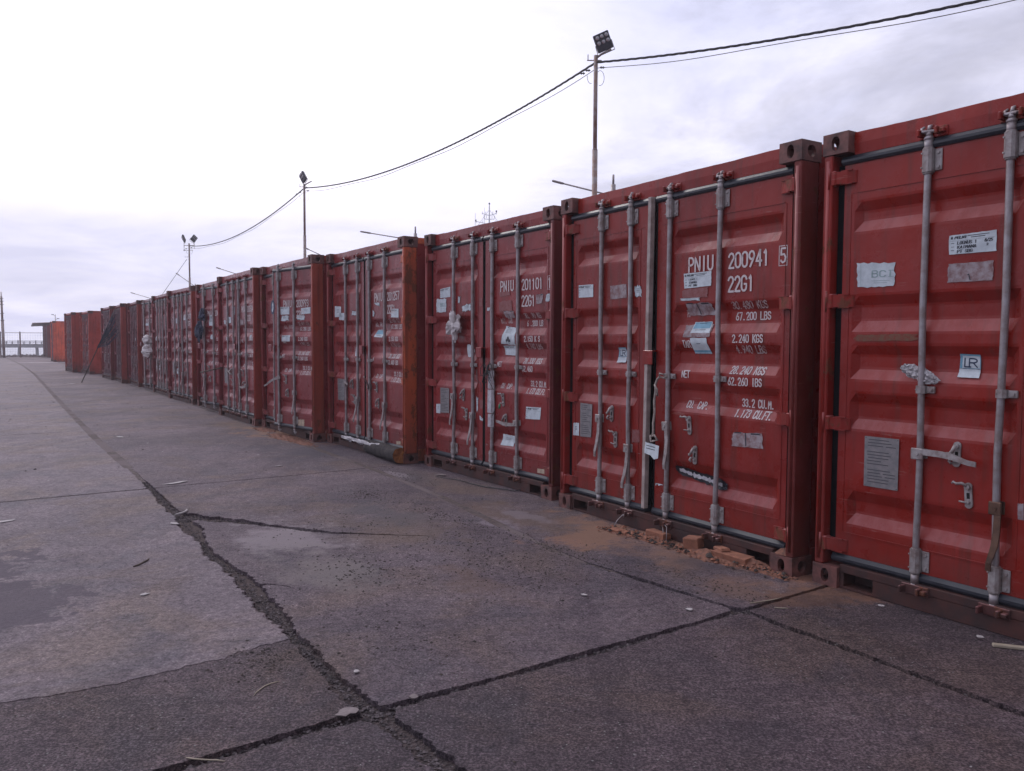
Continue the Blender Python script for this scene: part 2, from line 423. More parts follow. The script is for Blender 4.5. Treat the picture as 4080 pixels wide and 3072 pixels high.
c = t.mix(t.ramp(t.noise(pos, 45, 2), 0.35, 0.66), (0.026, 0.020, 0.022), (0.125, 0.102, 0.108))
t.set('Base Color', c); t.set('Roughness', 0.9)
M['loose_stone'] = t.m
t = NT('dark_crumb')
pos = t.geo.outputs['Position']
t.set('Base Color', t.mix(t.ramp(t.noise(pos, 25, 2), 0.3, 0.7), (0.025, 0.02, 0.02), (0.07, 0.052, 0.045))); t.set('Roughness', 0.95)
M['dark_crumb'] = t.m
t = NT('sea_water')
pos = t.geo.outputs['Position']
t.set('Base Color', (0.10, 0.13, 0.15)); t.set('Roughness', 0.12); t.set('IOR', 1.33)
t.set('Specular IOR Level', 0.9)
t.set('Normal', t.bump(t.noise(t.mapv(pos, (1, 0.6, 1)), 0.35, 5, 0.6), 0.25, 0.35))
M['sea_water'] = t.m

t = NT('joint_earth')
pos = t.geo.outputs['Position']
c = t.mix(t.ramp(t.noise(pos, 22, 6, 0.75), 0.40, 0.62), (0.105, 0.076, 0.070), (0.046, 0.034, 0.037))
c = t.mix(t.ramp(t.noise(pos, 1.6, 4, 0.6), 0.42, 0.58, 0, 0.8), c, (0.135, 0.105, 0.110))
t.set('Base Color', c); t.set('Roughness', 0.95)
t.set('Normal', t.bump(t.noise(pos, 60, 4, 0.7), 0.008, 0.9))
M['joint_earth'] = t.m

# ------------------------------------------------------------------ mesh helpers
rnd = random.Random(7)
class MB:
    """collects vertices and faces of one mesh"""
    def __init__(s): s.v = []; s.f = []; s.mi = []; s.sm = []
    def add(s, vs, fs, mi=0, smooth=False):
        o = len(s.v); s.v += [tuple(p) for p in vs]
        for f in fs:
            s.f.append(tuple(i + o for i in f)); s.mi.append(mi); s.sm.append(smooth)
    def box(s, x0, x1, y0, y1, z0, z1, mi=0, bev=0.0):
        if bev <= 0:
            vs = [(x, y, z) for z in (z0, z1) for y in (y0, y1) for x in (x0, x1)]
            s.add(vs, [(0, 2, 3, 1), (4, 5, 7, 6), (0, 1, 5, 4), (2, 6, 7, 3), (0, 4, 6, 2), (1, 3, 7, 5)], mi)
        else:
            b = min(bev, (x1 - x0) * .45, (y1 - y0) * .45, (z1 - z0) * .45)
            vs = []; idx = {}
            X = (x0, x1); Y = (y0, y1); Z = (z0, z1)
            for i in (0, 1):
                for j in (0, 1):
                    for k in (0, 1):
                        sx = b if i == 0 else -b; sy = b if j == 0 else -b; sz = b if k == 0 else -b
                        for a, p in (('x', (X[i], Y[j] + sy, Z[k] + sz)), ('y', (X[i] + sx, Y[j], Z[k] + sz)), ('z', (X[i] + sx, Y[j] + sy, Z[k]))):
                            idx[(i, j, k, a)] = len(vs); vs.append(p)
            g = lambda i, j, k, a: idx[(i, j, k, a)]
            fs = []
            for i in (0, 1):
                q = [g(i, 0, 0, 'x'), g(i, 1, 0, 'x'), g(i, 1, 1, 'x'), g(i, 0, 1, 'x')]; fs.append(q if i else q[::-1])
                q = [g(0, i, 0, 'y'), g(1, i, 0, 'y'), g(1, i, 1, 'y'), g(0, i, 1, 'y')]; fs.append(q[::-1] if i else q)
                q = [g(0, 0, i, 'z'), g(1, 0, i, 'z'), g(1, 1, i, 'z'), g(0, 1, i, 'z')]; fs.append(q if i else q[::-1])
            for i in (0, 1):
                for j in (0, 1):
                    for a, b2, mk in (('x', 'y', lambda k: (i, j, k)), ('x', 'z', lambda k: (i, k, j)), ('y', 'z', lambda k: (k, i, j))):
                        p = mk(0); q = mk(1)
                        fs.append((g(*p, a), g(*q, a), g(*q, b2), g(*p, b2)))
            for i in (0, 1):
                for j in (0, 1):
                    for k in (0, 1): fs.append((g(i, j, k, 'x'), g(i, j, k, 'y'), g(i, j, k, 'z')))
            s.add(vs, fs, mi)
    def tube(s, pts, r, n=8, mi=0, cap=True, smooth=True):
        """round bar along a polyline; r a number or one radius per point"""
        pts = [Vector(p) for p in pts]
        rs = r if isinstance(r, (list, tuple)) else [r] * len(pts)
        vs = []; fs = []
        up = None
        for i, p in enumerate(pts):
            d = (pts[min(i + 1, len(pts) - 1)] - pts[max(i - 1, 0)])
            d = d.normalized() if d.length > 1e-9 else Vector((0, 0, 1))
            if up is None:
                up = Vector((0, 0, 1)) if abs(d.z) < 0.9 else Vector((1, 0, 0))
            a = d.cross(up)
            if a.length < 1e-6: a = d.cross(Vector((0, 1, 0)))
            a.normalize(); b = a.cross(d).normalized(); up = b
            for k in range(n):
                t = 2 * math.pi * k / n
                vs.append(p + (a * math.cos(t) + b * math.sin(t)) * rs[i])
        for i in range(len(pts) - 1):
            for k in range(n):
                fs.append((i * n + k, i * n + (k + 1) % n, (i + 1) * n + (k + 1) % n, (i + 1) * n + k))
        s.add(vs, fs, mi, smooth)
        if cap:
            o = len(s.v) - len(vs)
            s.f.append(tuple(o + k for k in range(n))[::-1]); s.mi.append(mi); s.sm.append(False)
            s.f.append(tuple(o + (len(pts) - 1) * n + k for k in range(n))); s.mi.append(mi); s.sm.append(False)
    def prism(s, poly, axis, a0, a1, mi=0):
        """extrude a polygon given in the two other axes"""
        def P(p, a):
            return {'x': (a, p[0], p[1]), 'y': (p[0], a, p[1]), 'z': (p[0], p[1], a)}[axis]
        n = len(poly)
        vs = [P(p, a0) for p in poly] + [P(p, a1) for p in poly]
        fs = [tuple(range(n))[::-1], tuple(range(n, 2 * n))] + [(i, (i + 1) % n, n + (i + 1) % n, n + i) for i in range(n)]
        s.add(vs, fs, mi)
    def plate_hole(s, w, h, th, hx, hz, rx, rz, xf, mi=0):
        """plate w x h with an oblong hole; xf maps (a, b, depth) to xyz"""
        n = 20
        inner = [(hx + rx * math.cos(2 * math.pi * k / n) * (abs(math.cos(2 * math.pi * k / n)) ** -0.25 if abs(math.cos(2 * math.pi * k / n)) > .01 else 1), hz + rz * math.sin(2 * math.pi * k / n)) for k in range(n)]
        outer = []
        for k in range(n):
            c, q = math.cos(2 * math.pi * (k) / n), math.sin(2 * math.pi * (k) / n)
            m = max(abs(c), abs(q))
            outer.append((w / 2 + c / m * w / 2, h / 2 + q / m * h / 2))
        # snap the four corners
        for cx in (0, w):
            for cz in (0, h):
                j = min(range(n), key=lambda i: (outer[i][0] - cx) ** 2 + (outer[i][1] - cz) ** 2)
                outer[j] = (cx, cz)
        vs = [xf(a, b, 0) for a, b in outer] + [xf(a, b, 0) for a, b in inner] + [xf(a, b, th) for a, b in outer] + [xf(a, b, th) for a, b in inner]
        fs = []
        for k in range(n):
            j = (k + 1) % n
            fs += [(k, j, n + j, n + k), (2 * n + j, 2 * n + k, 3 * n + k, 3 * n + j), (n + k, n + j, 3 * n + j, 3 * n + k), (j, k, 2 * n + k, 2 * n + j)]
        s.add(vs, fs, mi)
    def mesh(s, name, mats):
        me = bpy.data.meshes.new(name)
        me.from_pydata(s.v, [], s.f)
        for m in (mats if isinstance(mats, (list, tuple)) else [mats]):
            me.materials.append(M[m] if isinstance(m, str) else m)
        me.polygons.foreach_set('material_index', s.mi)
        me.polygons.foreach_set('use_smooth', s.sm)
        me.update()
        return me
def link(name, data, parent=None, loc=None, rot=None, color=None, label=None, **props):
    o = bpy.data.objects.new(name, data)
    COL.objects.link(o)
    if parent is not None: o.parent = parent
    if loc is not None: o.location = loc
    if rot is not None: o.rotation_euler = rot
    if color is not None: o.color = tuple(color) + (1,)
    if label: o['label'] = label
    for k, v in props.items(): o[k] = v
    return o
def thing(name, label, cat, loc=(0, 0, 0), rz=0.0, group=None, data=None, rot=None):
    o = link(name, data, None, loc, rot if rot else (0, 0, rz), None, label)
    o['category'] = cat
    if group: o['group'] = group
    return o

# ------------------------------------------------------------------ a 20 ft container, door end at y = 0, x along the doors, y inwards
W, H, L = 2.438, 2.591, 6.058
DY, DEP = 0.060, 0.036                     # door skin behind the castings; depth of its corrugations
BANDS = [(2.200, 2.138, 2.095, 2.022), (1.677, 1.612, 1.537, 1.462), (1.400, 1.336, 1.266, 1.196),
         (1.130, 1.066, 0.985, 0.914), (0.575, 0.500, 0.442, 0.366)]      # top edge, floor top, floor bottom, lower edge
def prof(z):
    """how far the door skin lies back at height z"""
    for a, b, c, d in BANDS:
        if d <= z <= a:
            if z > b: return DEP * (a - z) / (a - b)
            if z < c: return DEP * (z - d) / (c - d)
            return DEP
    return 0.0
HU = {'L': 0.100, 'R': 2.338}
def door_mesh(side, p0, p1, e0, e1, name):
    """e0..e1 the leaf, p0..p1 its corrugated field; built round the hinge line"""
    hu = HU[side]
    b = MB()
    zs = [0.190]
    for a, bb, c, d in sorted(BANDS, key=lambda q: q[3]):
        e = 0.007
        for z in (d - e, d + e, c - e, c + e, bb - e, bb + e, a - e, a + e): zs.append(z)
    zs.append(2.412)
    def pz(z):
        v = prof(z)
        for q in BANDS:
            for brk in q:
                if abs(z - brk) < 0.0071:
                    v = 0.5 * prof(z) + 0.25 * (prof(brk - 0.012) + prof(brk + 0.012))
        return v
    us = [e0, p0 - 0.001, p0 + 0.010, p0 + 0.048, p1 - 0.048, p1 - 0.010, p1 + 0.001, e1]
    fac = [0, 0, 0.06, 1, 1, 0.06, 0, 0]
    vs = [(u - hu, pz(z) * f, z) for z in zs for u, f in zip(us, fac)]
    nu = len(us)
    fs = []
    for i in range(len(zs) - 1):
        for j in range(nu - 1):
            fs.append((i * nu + j, i * nu + j + 1, (i + 1) * nu + j + 1, (i + 1) * nu + j))
    b.add(vs, fs)
    # back skin and edges
    x0, x1 = e0 - hu, e1 - hu
    z0, z1 = zs[0], zs[-1]
    yb = 0.050
    b.add([(x0, 0, z0), (x1, 0, z0), (x1, yb, z0), (x0, yb, z0), (x0, 0, z1), (x1, 0, z1), (x1, yb, z1), (x0, yb, z1)],
          [(3, 2, 1, 0), (4, 5, 6, 7), (0, 4, 7, 3), (1, 2, 6, 5), (2, 3, 7, 6)])
    # welded frame lips round the corrugated field
    for z in (2.252, 0.318):
        b.box(x0 + 0.055, x1 - 0.055, -0.0035, 0.0, z - 0.0035, z + 0.0035)
    b.box(p0 - hu - 0.014, p0 - hu - 0.009, -0.003, 0.0, 0.322, 2.248)
    b.box(p1 - hu + 0.009, p1 - hu + 0.014, -0.003, 0.0, 0.322, 2.248)
    return b.mesh(name, 'paint')
DM = {('L', 0): door_mesh('L', 0.162, 1.072, 0.106, 1.166, 'door_leaf_west'),
      ('R', 0): door_mesh('R', 1.352, 2.276, 1.218, 2.332, 'door_leaf_east'),
      ('L', 2): door_mesh('L', 0.160, 0.945, 0.106, 1.046, 'door_leaf_short'),
      ('R', 2): door_mesh('R', 1.305, 2.278, 1.145, 2.332, 'door_leaf_wide')}

def gasket_mesh(side, e0, e1):
    hu = HU[side]; b = MB()
    def lip(x0, x1, z0, z1, hor):
        r = 0.018
        if hor:
            pr = [(-0.010, z0), (-0.020, z0 + (z1 - z0) * .3), (-0.020, z0 + (z1 - z0) * .6), (-0.004, z1), (0.045, z1), (0.045, z0)]
            b.prism(pr, 'x', x0, x1)
        else:
            b.box(x0, x1, 0.004, 0.045, z0, z1, 1)
    x0, x1 = e0 - hu, e1 - hu
    lip(x0 - 0.012, x1 + 0.012, 2.4125, 2.459, True)
    lip(x0 - 0.012, x1 + 0.012, 0.141, 0.1895, True)
    if side == 'L':
        lip(x0 - 0.040, x0 - 0.0005, 0.19, 2.412, False); lip(x1 + 0.0005, x1 + 0.016, 0.19, 2.412, False)
    else:
        lip(x0 - 0.022, x0 - 0.0005, 0.19, 2.412, False); lip(x1 + 0.0005, x1 + 0.040, 0.19, 2.412, False)
    return b.mesh('door_gasket', ['black_rubber', 'shaded_rubber'])
GM = {('L', 0): gasket_mesh('L', 0.106, 1.166), ('R', 0): gasket_mesh('R', 1.218, 2.332),
      ('L', 2): gasket_mesh('L', 0.106, 1.046), ('R', 2): gasket_mesh('R', 1.145, 2.332)}

def casting_mesh(top, front, right):
    """hollow corner casting 162 x 178 x 118 with oblong holes; origin at its outer corner"""
    w, d, h, th = 0.162, 0.178, 0.118, 0.026
    b = MB()
    fy = 1
    # front face (normal -y)
    b.plate_hole(w, h, th, w / 2, h / 2, 0.026, 0.040, lambda a, c, q: (a, q, c))
    # outer side face
    if right:
        b.plate_hole(d - th, h, th, d / 2 - th, h / 2, 0.036, 0.034, lambda a, c, q: (w - q, th + a, c))
    else:
        b.plate_hole(d - th, h, th, d / 2 - th, h / 2, 0.036, 0.034, lambda a, c, q: (q, th + a, c))
    x0, x1 = (0, w - th) if right else (th, w)
    zc = (h - th, h) if top else (0, th)
    b.plate_hole(x1 - x0, d - th, 0.024, (x1 - x0) / 2, (d - th) / 2, 0.030, 0.055,
                 (lambda a, c, q: (x0 + a, th + c, h - q)) if top else (lambda a, c, q: (x0 + a, th + c, q)))
    # inner closing plates
    if top: b.box(x0, x1, th, d - 0.001, 0.0005, 0.018)
    else: b.box(x0, x1, th, d - 0.001, h - 0.018, h - 0.0005)
    b.box(x0, x1, d - 0.018, d, 0.019, h - 0.025)
    if right: b.box(0.0005, 0.014, th, d - 0.019, 0.019, h - 0.025)
    else: b.box(w - 0.014, w - 0.0005, th, d - 0.019, 0.019, h - 0.025)
    # thin weld bead under or over it
    return b.mesh('corner_casting', 'bare_casting')
CM = {(tp, rt): casting_mesh(tp, True, rt) for tp in (0, 1) for rt in (0, 1)}

def post_mesh(right):
    b = MB()
    z0, z1 = 0.118, H - 0.118
    def X(a, c): return (a, c) if not right else (W - c, W - a)
    x = X(0.004, 0.060); b.box(x[0], x[1], 0.008, 0.165, z0, z1, 0, 0.006)
    x = X(0.060, 0.150); b.box(x[0], x[1], 0.112, 0.160, z0, z1)
    x = X(0.010, 0.052); b.tube([((x[0] + x[1]) / 2, 0.012, 0.15), ((x[0] + x[1]) / 2, 0.012, H - 0.15)], 0.013, 8)
    return b.mesh('corner_post', 'paint_post')
PM = {0: post_mesh(0), 1: post_mesh(1)}
def back_post():
    b = MB()
    b.box(0.004, 0.11, L - 0.12, L - 0.006, 0.118, H - 0.118, 0, 0.006)
    return b.mesh('corner_post', 'paint_worn')
BPM = back_post()
# header over the doors, slightly wavy along its top edge
def header_mesh(seed):
    b = MB(); r = random.Random(seed)
    n = 36; z0 = 2.4625
    vs = []; fs = []
    for i in range(n + 1):
        x = 0.1625 + (W - 0.325) * i / n
        dz = 0.004 * mnoise.noise(Vector((x * 3.1, seed, 0))) + 0.0025 * mnoise.noise(Vector((x * 11, seed, 3)))
        dy = 0.006 * mnoise.noise(Vector((x * 2.3, seed, 9)))
        vs += [(x, 0.062 + dy * .2, z0), (x, 0.058 + dy, z0 + 0.06), (x, 0.062 + dy, H - 0.008 + dz), (x, 0.150, H - 0.008 + dz), (x, 0.150, z0)]
    for i in range(n):
        for k in range(5):
            a = i * 5 + k; c = i * 5 + (k + 1) % 5
            fs.append((a, c, c + 5, a + 5)[::-1])
    fs += [(0, 1, 2, 3, 4), tuple(n * 5 + k for k in range(5))[::-1]]
    b.add(vs, fs)
    return b.mesh('door_header', 'paint')
HM = [header_mesh(i) for i in range(3)]
def sill_mesh():
    b = MB()
    y0, y1 = 0.022, 0.150
    b.box(0.163, W - 0.163, y0, y1, 0.092, 0.138, 0, 0.003)
    b.box(0.163, W - 0.163, y0, y1, 0.004, 0.017)
    for a, c in ((0.163, 0.190), (0.372, W - 0.372), (W - 0.190, W - 0.163)):
        b.box(a, c, y0, y1, 0.0175, 0.0915)
    for a, c in ((0.191, 0.371), (W - 0.371, W - 0.191)):
        b.box(a, c, 0.135, 0.150, 0.0175, 0.0915)
    # threshold plate
    b.box(0.10, W - 0.10, 0.115, 0.15, 0.1385, 0.188)
    return b.mesh('door_sill', 'grimy_sill')
SM = sill_mesh()
def side_wall_mesh():
    """corrugated sheet with vertical ribs"""
    b = MB()
    y = 0.17; ys = [(0.165, 0.0)]
    pitch = 0.278
    while y + pitch < L - 0.13:
        ys += [(y + 0.036, 0.0), (y + 0.104, 0.036), (y + 0.176, 0.036), (y + 0.244, 0.0)]
        y += pitch
    ys.append((L - 0.12, 0.0))
    vs = []
    for z in (0.155, 2.52):
        for yy, d in ys: vs.append((0.010 + d, yy, z))
    n = len(ys)
    b.add(vs, [(i, i + 1, n + i + 1, n + i)[::-1] for i in range(n - 1)])
    return b.mesh('side_wall', 'paint')
WM = side_wall_mesh()
def rail_mesh():
    b = MB()
    b.box(0.006, 0.060, 0.178, L - 0.178, 2.515, H - 0.006, 0, 0.004)
    b.box(0.006, 0.048, 0.178, L - 0.178, 0.020, 0.160, 0, 0.004)
    return b.mesh('side_rail', 'paint_worn')
RM = rail_mesh()
def roof_mesh():
    b = MB()
    ys = [0.150]; y = 0.30
    vs = []
    prof_ = [(0.150, 0)]
    while y < L - 0.35:
        prof_ += [(y, 0), (y + 0.03, 0.012), (y + 0.11, 0.012), (y + 0.14, 0)]; y += 0.209
    prof_.append((L - 0.02, 0))
    for yy, d in prof_: vs += [(0.060, yy, H - 0.022 + d), (W - 0.060, yy, H - 0.022 + d)]
    b.add(vs, [(2 * i, 2 * i + 1, 2 * i + 3, 2 * i + 2) for i in range(len(prof_) - 1)])
    return b.mesh('roof', 'paint_worn')
ROM = roof_mesh()
def back_mesh():
    b = MB()
    b.box(0.11, W - 0.11, L - 0.05, L - 0.02, 0.16, H - 0.10)
    b.box(0.178, W - 0.178, L - 0.08, L - 0.008, H - 0.11, H - 0.012)
    b.box(0.178, W - 0.178, L - 0.08, L - 0.008, 0.02, 0.16)
    b.box(0.05, W - 0.05, 0.16, L - 0.06, 0.125, 0.150)
    return b.mesh('end_wall', 'paint_worn')
BM_ = back_mesh()

# door gear ---------------------------------------------------------
def rod_mesh(bend=0.0):
    b = MB(); r = 0.0172
    b.tube([(0, 0, 0.145), (0, 0, 0.36), (bend * .8, 0, 0.65), (bend, -abs(bend) * .4, 0.85), (bend * .3, 0, 1.165), (-bend * .5, 0, 1.6), (-bend * .3, 0, 1.95), (0, 0, 2.28), (0, 0, 2.440)], r, 12)
    for s, z in ((1, 2.400), (-1, 0.186)):
        b.tube([(0, 0, z), (0, 0, z + s * 0.05)], 0.0215, 12)
        b.tube([(0, 0, z + s * 0.05), (0, 0, z + s * 0.062), (0, 0, z + s * 0.070)], [0.0215, 0.025, 0.018], 12)
        # cam: neck, hooked claws
        zz = z + s * 0.070
        b.tube([(0, 0, zz), (0, 0, zz + s * 0.022)], 0.0165, 10)
        b.box(-0.034, 0.030, -0.016, 0.014, min(zz + s * .016, zz + s * .030), max(zz + s * .016, zz + s * .030), 0, 0.004)
        b.tube([(-0.030, -0.002, zz + s * .024), (-0.036, 0.006, zz + s * .042), (-0.022, 0.010, zz + s * .050)], 0.007, 6)
        b.tube([(0.026, -0.002, zz + s * .024), (0.036, 0.010, zz + s * .036), (0.042, 0.014, zz + s * .020)], 0.007, 6)
        b.tube([(0, 0, zz + s * .026), (0.002, 0.004, zz + s * .052), (0.012, 0.008, zz + s * .056)], [0.012, 0.010, 0.006], 7)
    return b.mesh('lock_rod', 'galvanised_steel')
RODM = [rod_mesh(q) for q in (0.0, 0.006, -0.007, 0.012)]
def bracket_mesh(long):
    b = MB()
    h = 0.060 if long else 0.020
    if long:
        pr = [(-0.026, -0.012), (-0.014, -0.027), (0.014, -0.027), (0.026, -0.014), (0.027, 0.018), (-0.026, 0.018)]
        b.prism(pr, 'z', -h, h)
        b.box(0.0275, 0.066, 0.010, 0.017, -h * 0.92, h * 0.92, 0, 0.003)
        b.tube([(0, 0, -h - 0.010), (0, 0, -h)], 0.024, 12); b.tube([(0, 0, h), (0, 0, h + 0.006)], 0.024, 12)
        for z in (-h * .6, h * .6):
            b.tube([(0.048, 0.012, z), (0.048, 0.002, z)], 0.0085, 7)
            b.tube([(-0.018, -0.018, z), (-0.022, -0.028, z)], 0.0045, 6)
    else:
        b.prism([(-0.024, -0.008), (-0.012, -0.024), (0.012, -0.024), (0.026, -0.010), (0.026, 0.017), (-0.024, 0.017)], 'z', -h, h)
        b.box(0.0265, 0.070, 0.002, 0.017, -h * .9, h * .9, 0, 0.003)
        b.tube([(0.052, 0.004, 0), (0.052, -0.006, 0)], 0.009, 7)
        b.tube([(-0.012, -0.020, 0), (-0.014, -0.027, 0)], 0.004, 6)
    return b.mesh('rod_bracket', 'galvanised_bracket')
BRM = {True: bracket_mesh(True), False: bracket_mesh(False)}
def keeper_mesh():
    b = MB()
    b.box(-0.050, -0.036, -0.028, 0.030, -0.018, 0.020, 0, 0.004)
    b.box(0.040, 0.056, -0.024, 0.030, -0.016, 0.022, 0, 0.004)
    b.box(0.056, 0.085, -0.012, 0.030, -0.010, 0.012, 0, 0.004)
    b.box(-0.060, 0.088, 0.018, 0.030, -0.024, 0.028, 0, 0.003)
    return b.mesh('cam_keeper', 'paint_worn')
KM = keeper_mesh()
def hinge_mesh(side):
    """blade and lug; x runs from the hinge line over the door (mirrored for the other leaf)"""
    b = MB(); m = 1 if side == 'L' else -1
    def bx(x0, x1, *r, **k):
        x0, x1 = sorted((x0 * m, x1 * m)); b.box(x0, x1, *r, **k)
    bx(-0.090, -0.020, -0.052, 0.000, -0.042, 0.042, bev=0.006)
    pts = [(-0.0195, -0.045), (0.040, -0.030), (0.082, -0.008), (0.088, 0.0), (-0.0195, 0.0)]
    b.prism([(p[0] * m, p[1]) for p in pts], 'z', -0.034, 0.034)
    bx(0.000, 0.070, -0.032, -0.022, -0.040, -0.0345)
    bx(0.000, 0.070, -0.032, -0.022, 0.0345, 0.040)
    b.tube([(-0.062 * m, -0.048, -0.060), (-0.062 * m, -0.048, 0.060)], 0.011, 8)
    return b.mesh('door_hinge', 'paint_worn')
HIM = {'L': hinge_mesh('L'), 'R': hinge_mesh('R')}
def handle_mesh():
    """lever pivoting on a lock rod, reaching along +x"""
    b = MB()
    b.box(-0.030, 0.035, -0.028, -0.0185, -0.030, 0.030, 0, 0.004)
    b.box(-0.030, 0.035, 0.0185, 0.024, -0.026, 0.026, 0, 0.003)
    b.tube([(0.004, -0.028, 0), (0.004, -0.034, 0)], 0.010, 8)
    pts = [(0.030, -0.022, 0.013), (0.12, -0.026, 0.013), (0.19, -0.034, 0.008), (0.27, -0.040, -0.012), (0.31, -0.036, -0.016)]
    vs = []; 
    for x, y, z in pts:
        w = 0.016 if x < 0.2 else 0.0125
        vs += [(x, y - 0.004, z - w), (x, y - 0.004, z + w), (x, y + 0.004, z + w), (x, y + 0.004, z - w)]
    fs = []
    for i in range(len(pts) - 1):
        for k in range(4):
            a, c = i * 4 + k, i * 4 + (k + 1) % 4
            fs.append((a, c, c + 4, a + 4))
    fs += [(0, 1, 2, 3), tuple(len(vs) - 4 + k for k in range(4))[::-1]]
    b.add(vs, fs)
    return b.mesh('door_handle', 'galvanised_bracket')
HANM = handle_mesh()
bz = HANM.copy(); bz.materials.clear(); bz.materials.append(M['bronze_handle']); HANB = bz
def catch_mesh(hooked):
    b = MB()
    n = 14; poly = []
    for k in range(n):
        a = 2 * math.pi * k / n
        poly.append((0.020 * math.cos(a), 0.045 * (1 if math.sin(a) > 0 else -1) + 0.020 * math.sin(a)))
    b.prism(poly, 'y', -0.008, 0.0)
    ring = [(0.013 * math.cos(2 * math.pi * k / 10), -0.016, 0.040 + 0.013 * math.sin(2 * math.pi * k / 10)) for k in range(11)]
    b.tube([(0, -0.008, 0.042), (0, -0.024, 0.042)], 0.013, 9)
    b.box(-0.008, 0.008, -0.0082, -0.004, -0.016, 0.014, 1)
    b.box(-0.010, 0.010, -0.024, -0.008, -0.040, -0.028, 0, 0.003)
    if hooked:
        b.tube([(0, -0.020, 0.050), (-0.022, -0.022, 0.062), (-0.050, -0.024, 0.058), (-0.066, -0.022, 0.066), (-0.074, -0.020, 0.056)], [0.009, 0.008, 0.007, 0.006, 0.004], 7)
        b.tube([(-0.040, -0.020, -0.030), (0.0, -0.022, -0.034)], 0.005, 6)
    else:
        b.tube([(0, -0.022, 0.048), (-0.010, -0.032, 0.016), (-0.030, -0.030, -0.004), (-0.040, -0.026, 0.006)], [0.010, 0.010, 0.008, 0.005], 7)
        b.tube([(-0.012, -0.026, -0.014), (-0.022, -0.034, -0.036), (-0.010, -0.028, -0.048)], 0.008, 7)
    return b.mesh('handle_catch', ['galvanised_bracket', 'dark_void'])
CAM_ = {True: catch_mesh(True), False: catch_mesh(False)}
def latch_box_mesh():
    b = MB()
    b.box(-0.050, 0.050, -0.050, -0.040, -0.052, 0.052, 0, 0.004)
    b.box(-0.050, -0.041, -0.040, 0.0, -0.052, 0.052)
    b.box(-0.041, 0.050, -0.040, 0.0, 0.044, 0.052)
    return b.mesh('centre_latch', 'paint')
LBM = latch_box_mesh()

# ------------------------------------------------------------------ lettering drawn as strokes that follow the corrugated skin
def arc(cx, cy, rx, ry, a0, a1, n=5):
    return [(cx + rx * math.cos(R(a0 + (a1 - a0) * i / n)), cy + ry * math.sin(R(a0 + (a1 - a0) * i / n))) for i in range(n + 1)]
GL = {
 '0': [arc(.5, .75, .5, .25, 180, 0) + arc(.5, .25, .5, .25, 0, -180) + [(0, .75)]],
 '1': [[(.2, .82), (.5, 1), (.5, 0)]],
 '2': [arc(.5, .75, .5, .25, 170, -25) + [(0, 0), (1, 0)]],
 '3': [arc(.45, .76, .5, .24, 160, -90) + [], [(.45, .52)] + arc(.48, .26, .52, .26, 90, -160)],
 '4': [[(.75, 0), (.75, 1)], [(.75, 1), (0, .3), (1, .3)]],
 '5': [[(.9, 1), (.1, 1), (.05, .55)] + arc(.48, .32, .52, .30, 120, -150)],
 '6': [[(.75, 1), (.15, .5)] + arc(.5, .27, .5, .27, 165, -195, 10)],
 '7': [[(0, 1), (1, 1), (.35, 0)]],
 '8': [arc(.5, .76, .42, .24, 90, 450, 10), arc(.5, .26, .5, .26, 90, 450, 10)],
 '9': [[(.25, 0), (.85, .5)] + arc(.5, .73, .5, .27, -15, 345, 10)],
 'A': [[(0, 0), (.5, 1), (1, 0)], [(.2, .35), (.8, .35)]],
 'B': [[(0, 0), (0, 1), (.55, 1)] + arc(.55, .77, .4, .23, 90, -90) + [(0, .54)], [(.5, .54)] + arc(.55, .27, .45, .27, 90, -90) + [(0, 0)]],
 'C': [arc(.5, .75, .5, .25, 10, 180) + arc(.5, .25, .5, .25, 180, 350)],
 'D': [[(0, 0), (0, 1), (.4, 1)] + arc(.4, .5, .6, .5, 90, -90, 8) + [(0, 0)]],
 'E': [[(1, 0), (0, 0), (0, 1), (1, 1)], [(0, .52), (.8, .52)]],
 'F': [[(0, 0), (0, 1), (1, 1)], [(0, .52), (.8, .52)]],
 'G': [arc(.5, .75, .5, .25, 10, 180) + arc(.5, .25, .5, .25, 180, 360) + [(1, .45), (.6, .45)]],
 'H': [[(0, 0), (0, 1)], [(1, 0), (1, 1)], [(0, .5), (1, .5)]],
 'I': [[(.5, 0), (.5, 1)]],
 'K': [[(0, 0), (0, 1)], [(1, 1), (0, .45)], [(.3, .6), (1, 0)]],
 'L': [[(0, 1), (0, 0), (1, 0)]],
 'M': [[(0, 0), (0, 1), (.5, .4), (1, 1), (1, 0)]],
 'N': [[(0, 0), (0, 1), (1, 0), (1, 1)]],
 'O': [arc(.5, .75, .5, .25, 180, 0) + arc(.5, .25, .5, .25, 0, -180) + [(0, .75)]],
 'P': [[(0, 0), (0, 1), (.5, 1)] + arc(.5, .73, .5, .27, 90, -90) + [(0, .46)]],
 'R': [[(0, 0), (0, 1), (.5, 1)] + arc(.5, .75, .5, .25, 90, -90) + [(0, .5)], [(.5, .5), (1, 0)]],
 'S': [arc(.5, .76, .46, .24, 15, 270, 7) + arc(.5, .26, .48, .26, 90, -165, 7)],
 'T': [[(0, 1), (1, 1)], [(.5, 1), (.5, 0)]],
 'U': [[(0, 1), (0, .25)] + arc(.5, .25, .5, .25, 180, 360) + [(1, 1)]],
 'V': [[(0, 1), (.5, 0), (1, 1)]],
 'W': [[(0, 1), (.25, 0), (.5, .7), (.75, 0), (1, 1)]],
 'X': [[(0, 0), (1, 1)], [(0, 1), (1, 0)]],
 'Y': [[(0, 1), (.5, .5), (1, 1)], [(.5, .5), (.5, 0)]],
 '/': [[(0, 0), (1, 1)]],
 '.': [[(.35, .03), (.6, .03)]],
}
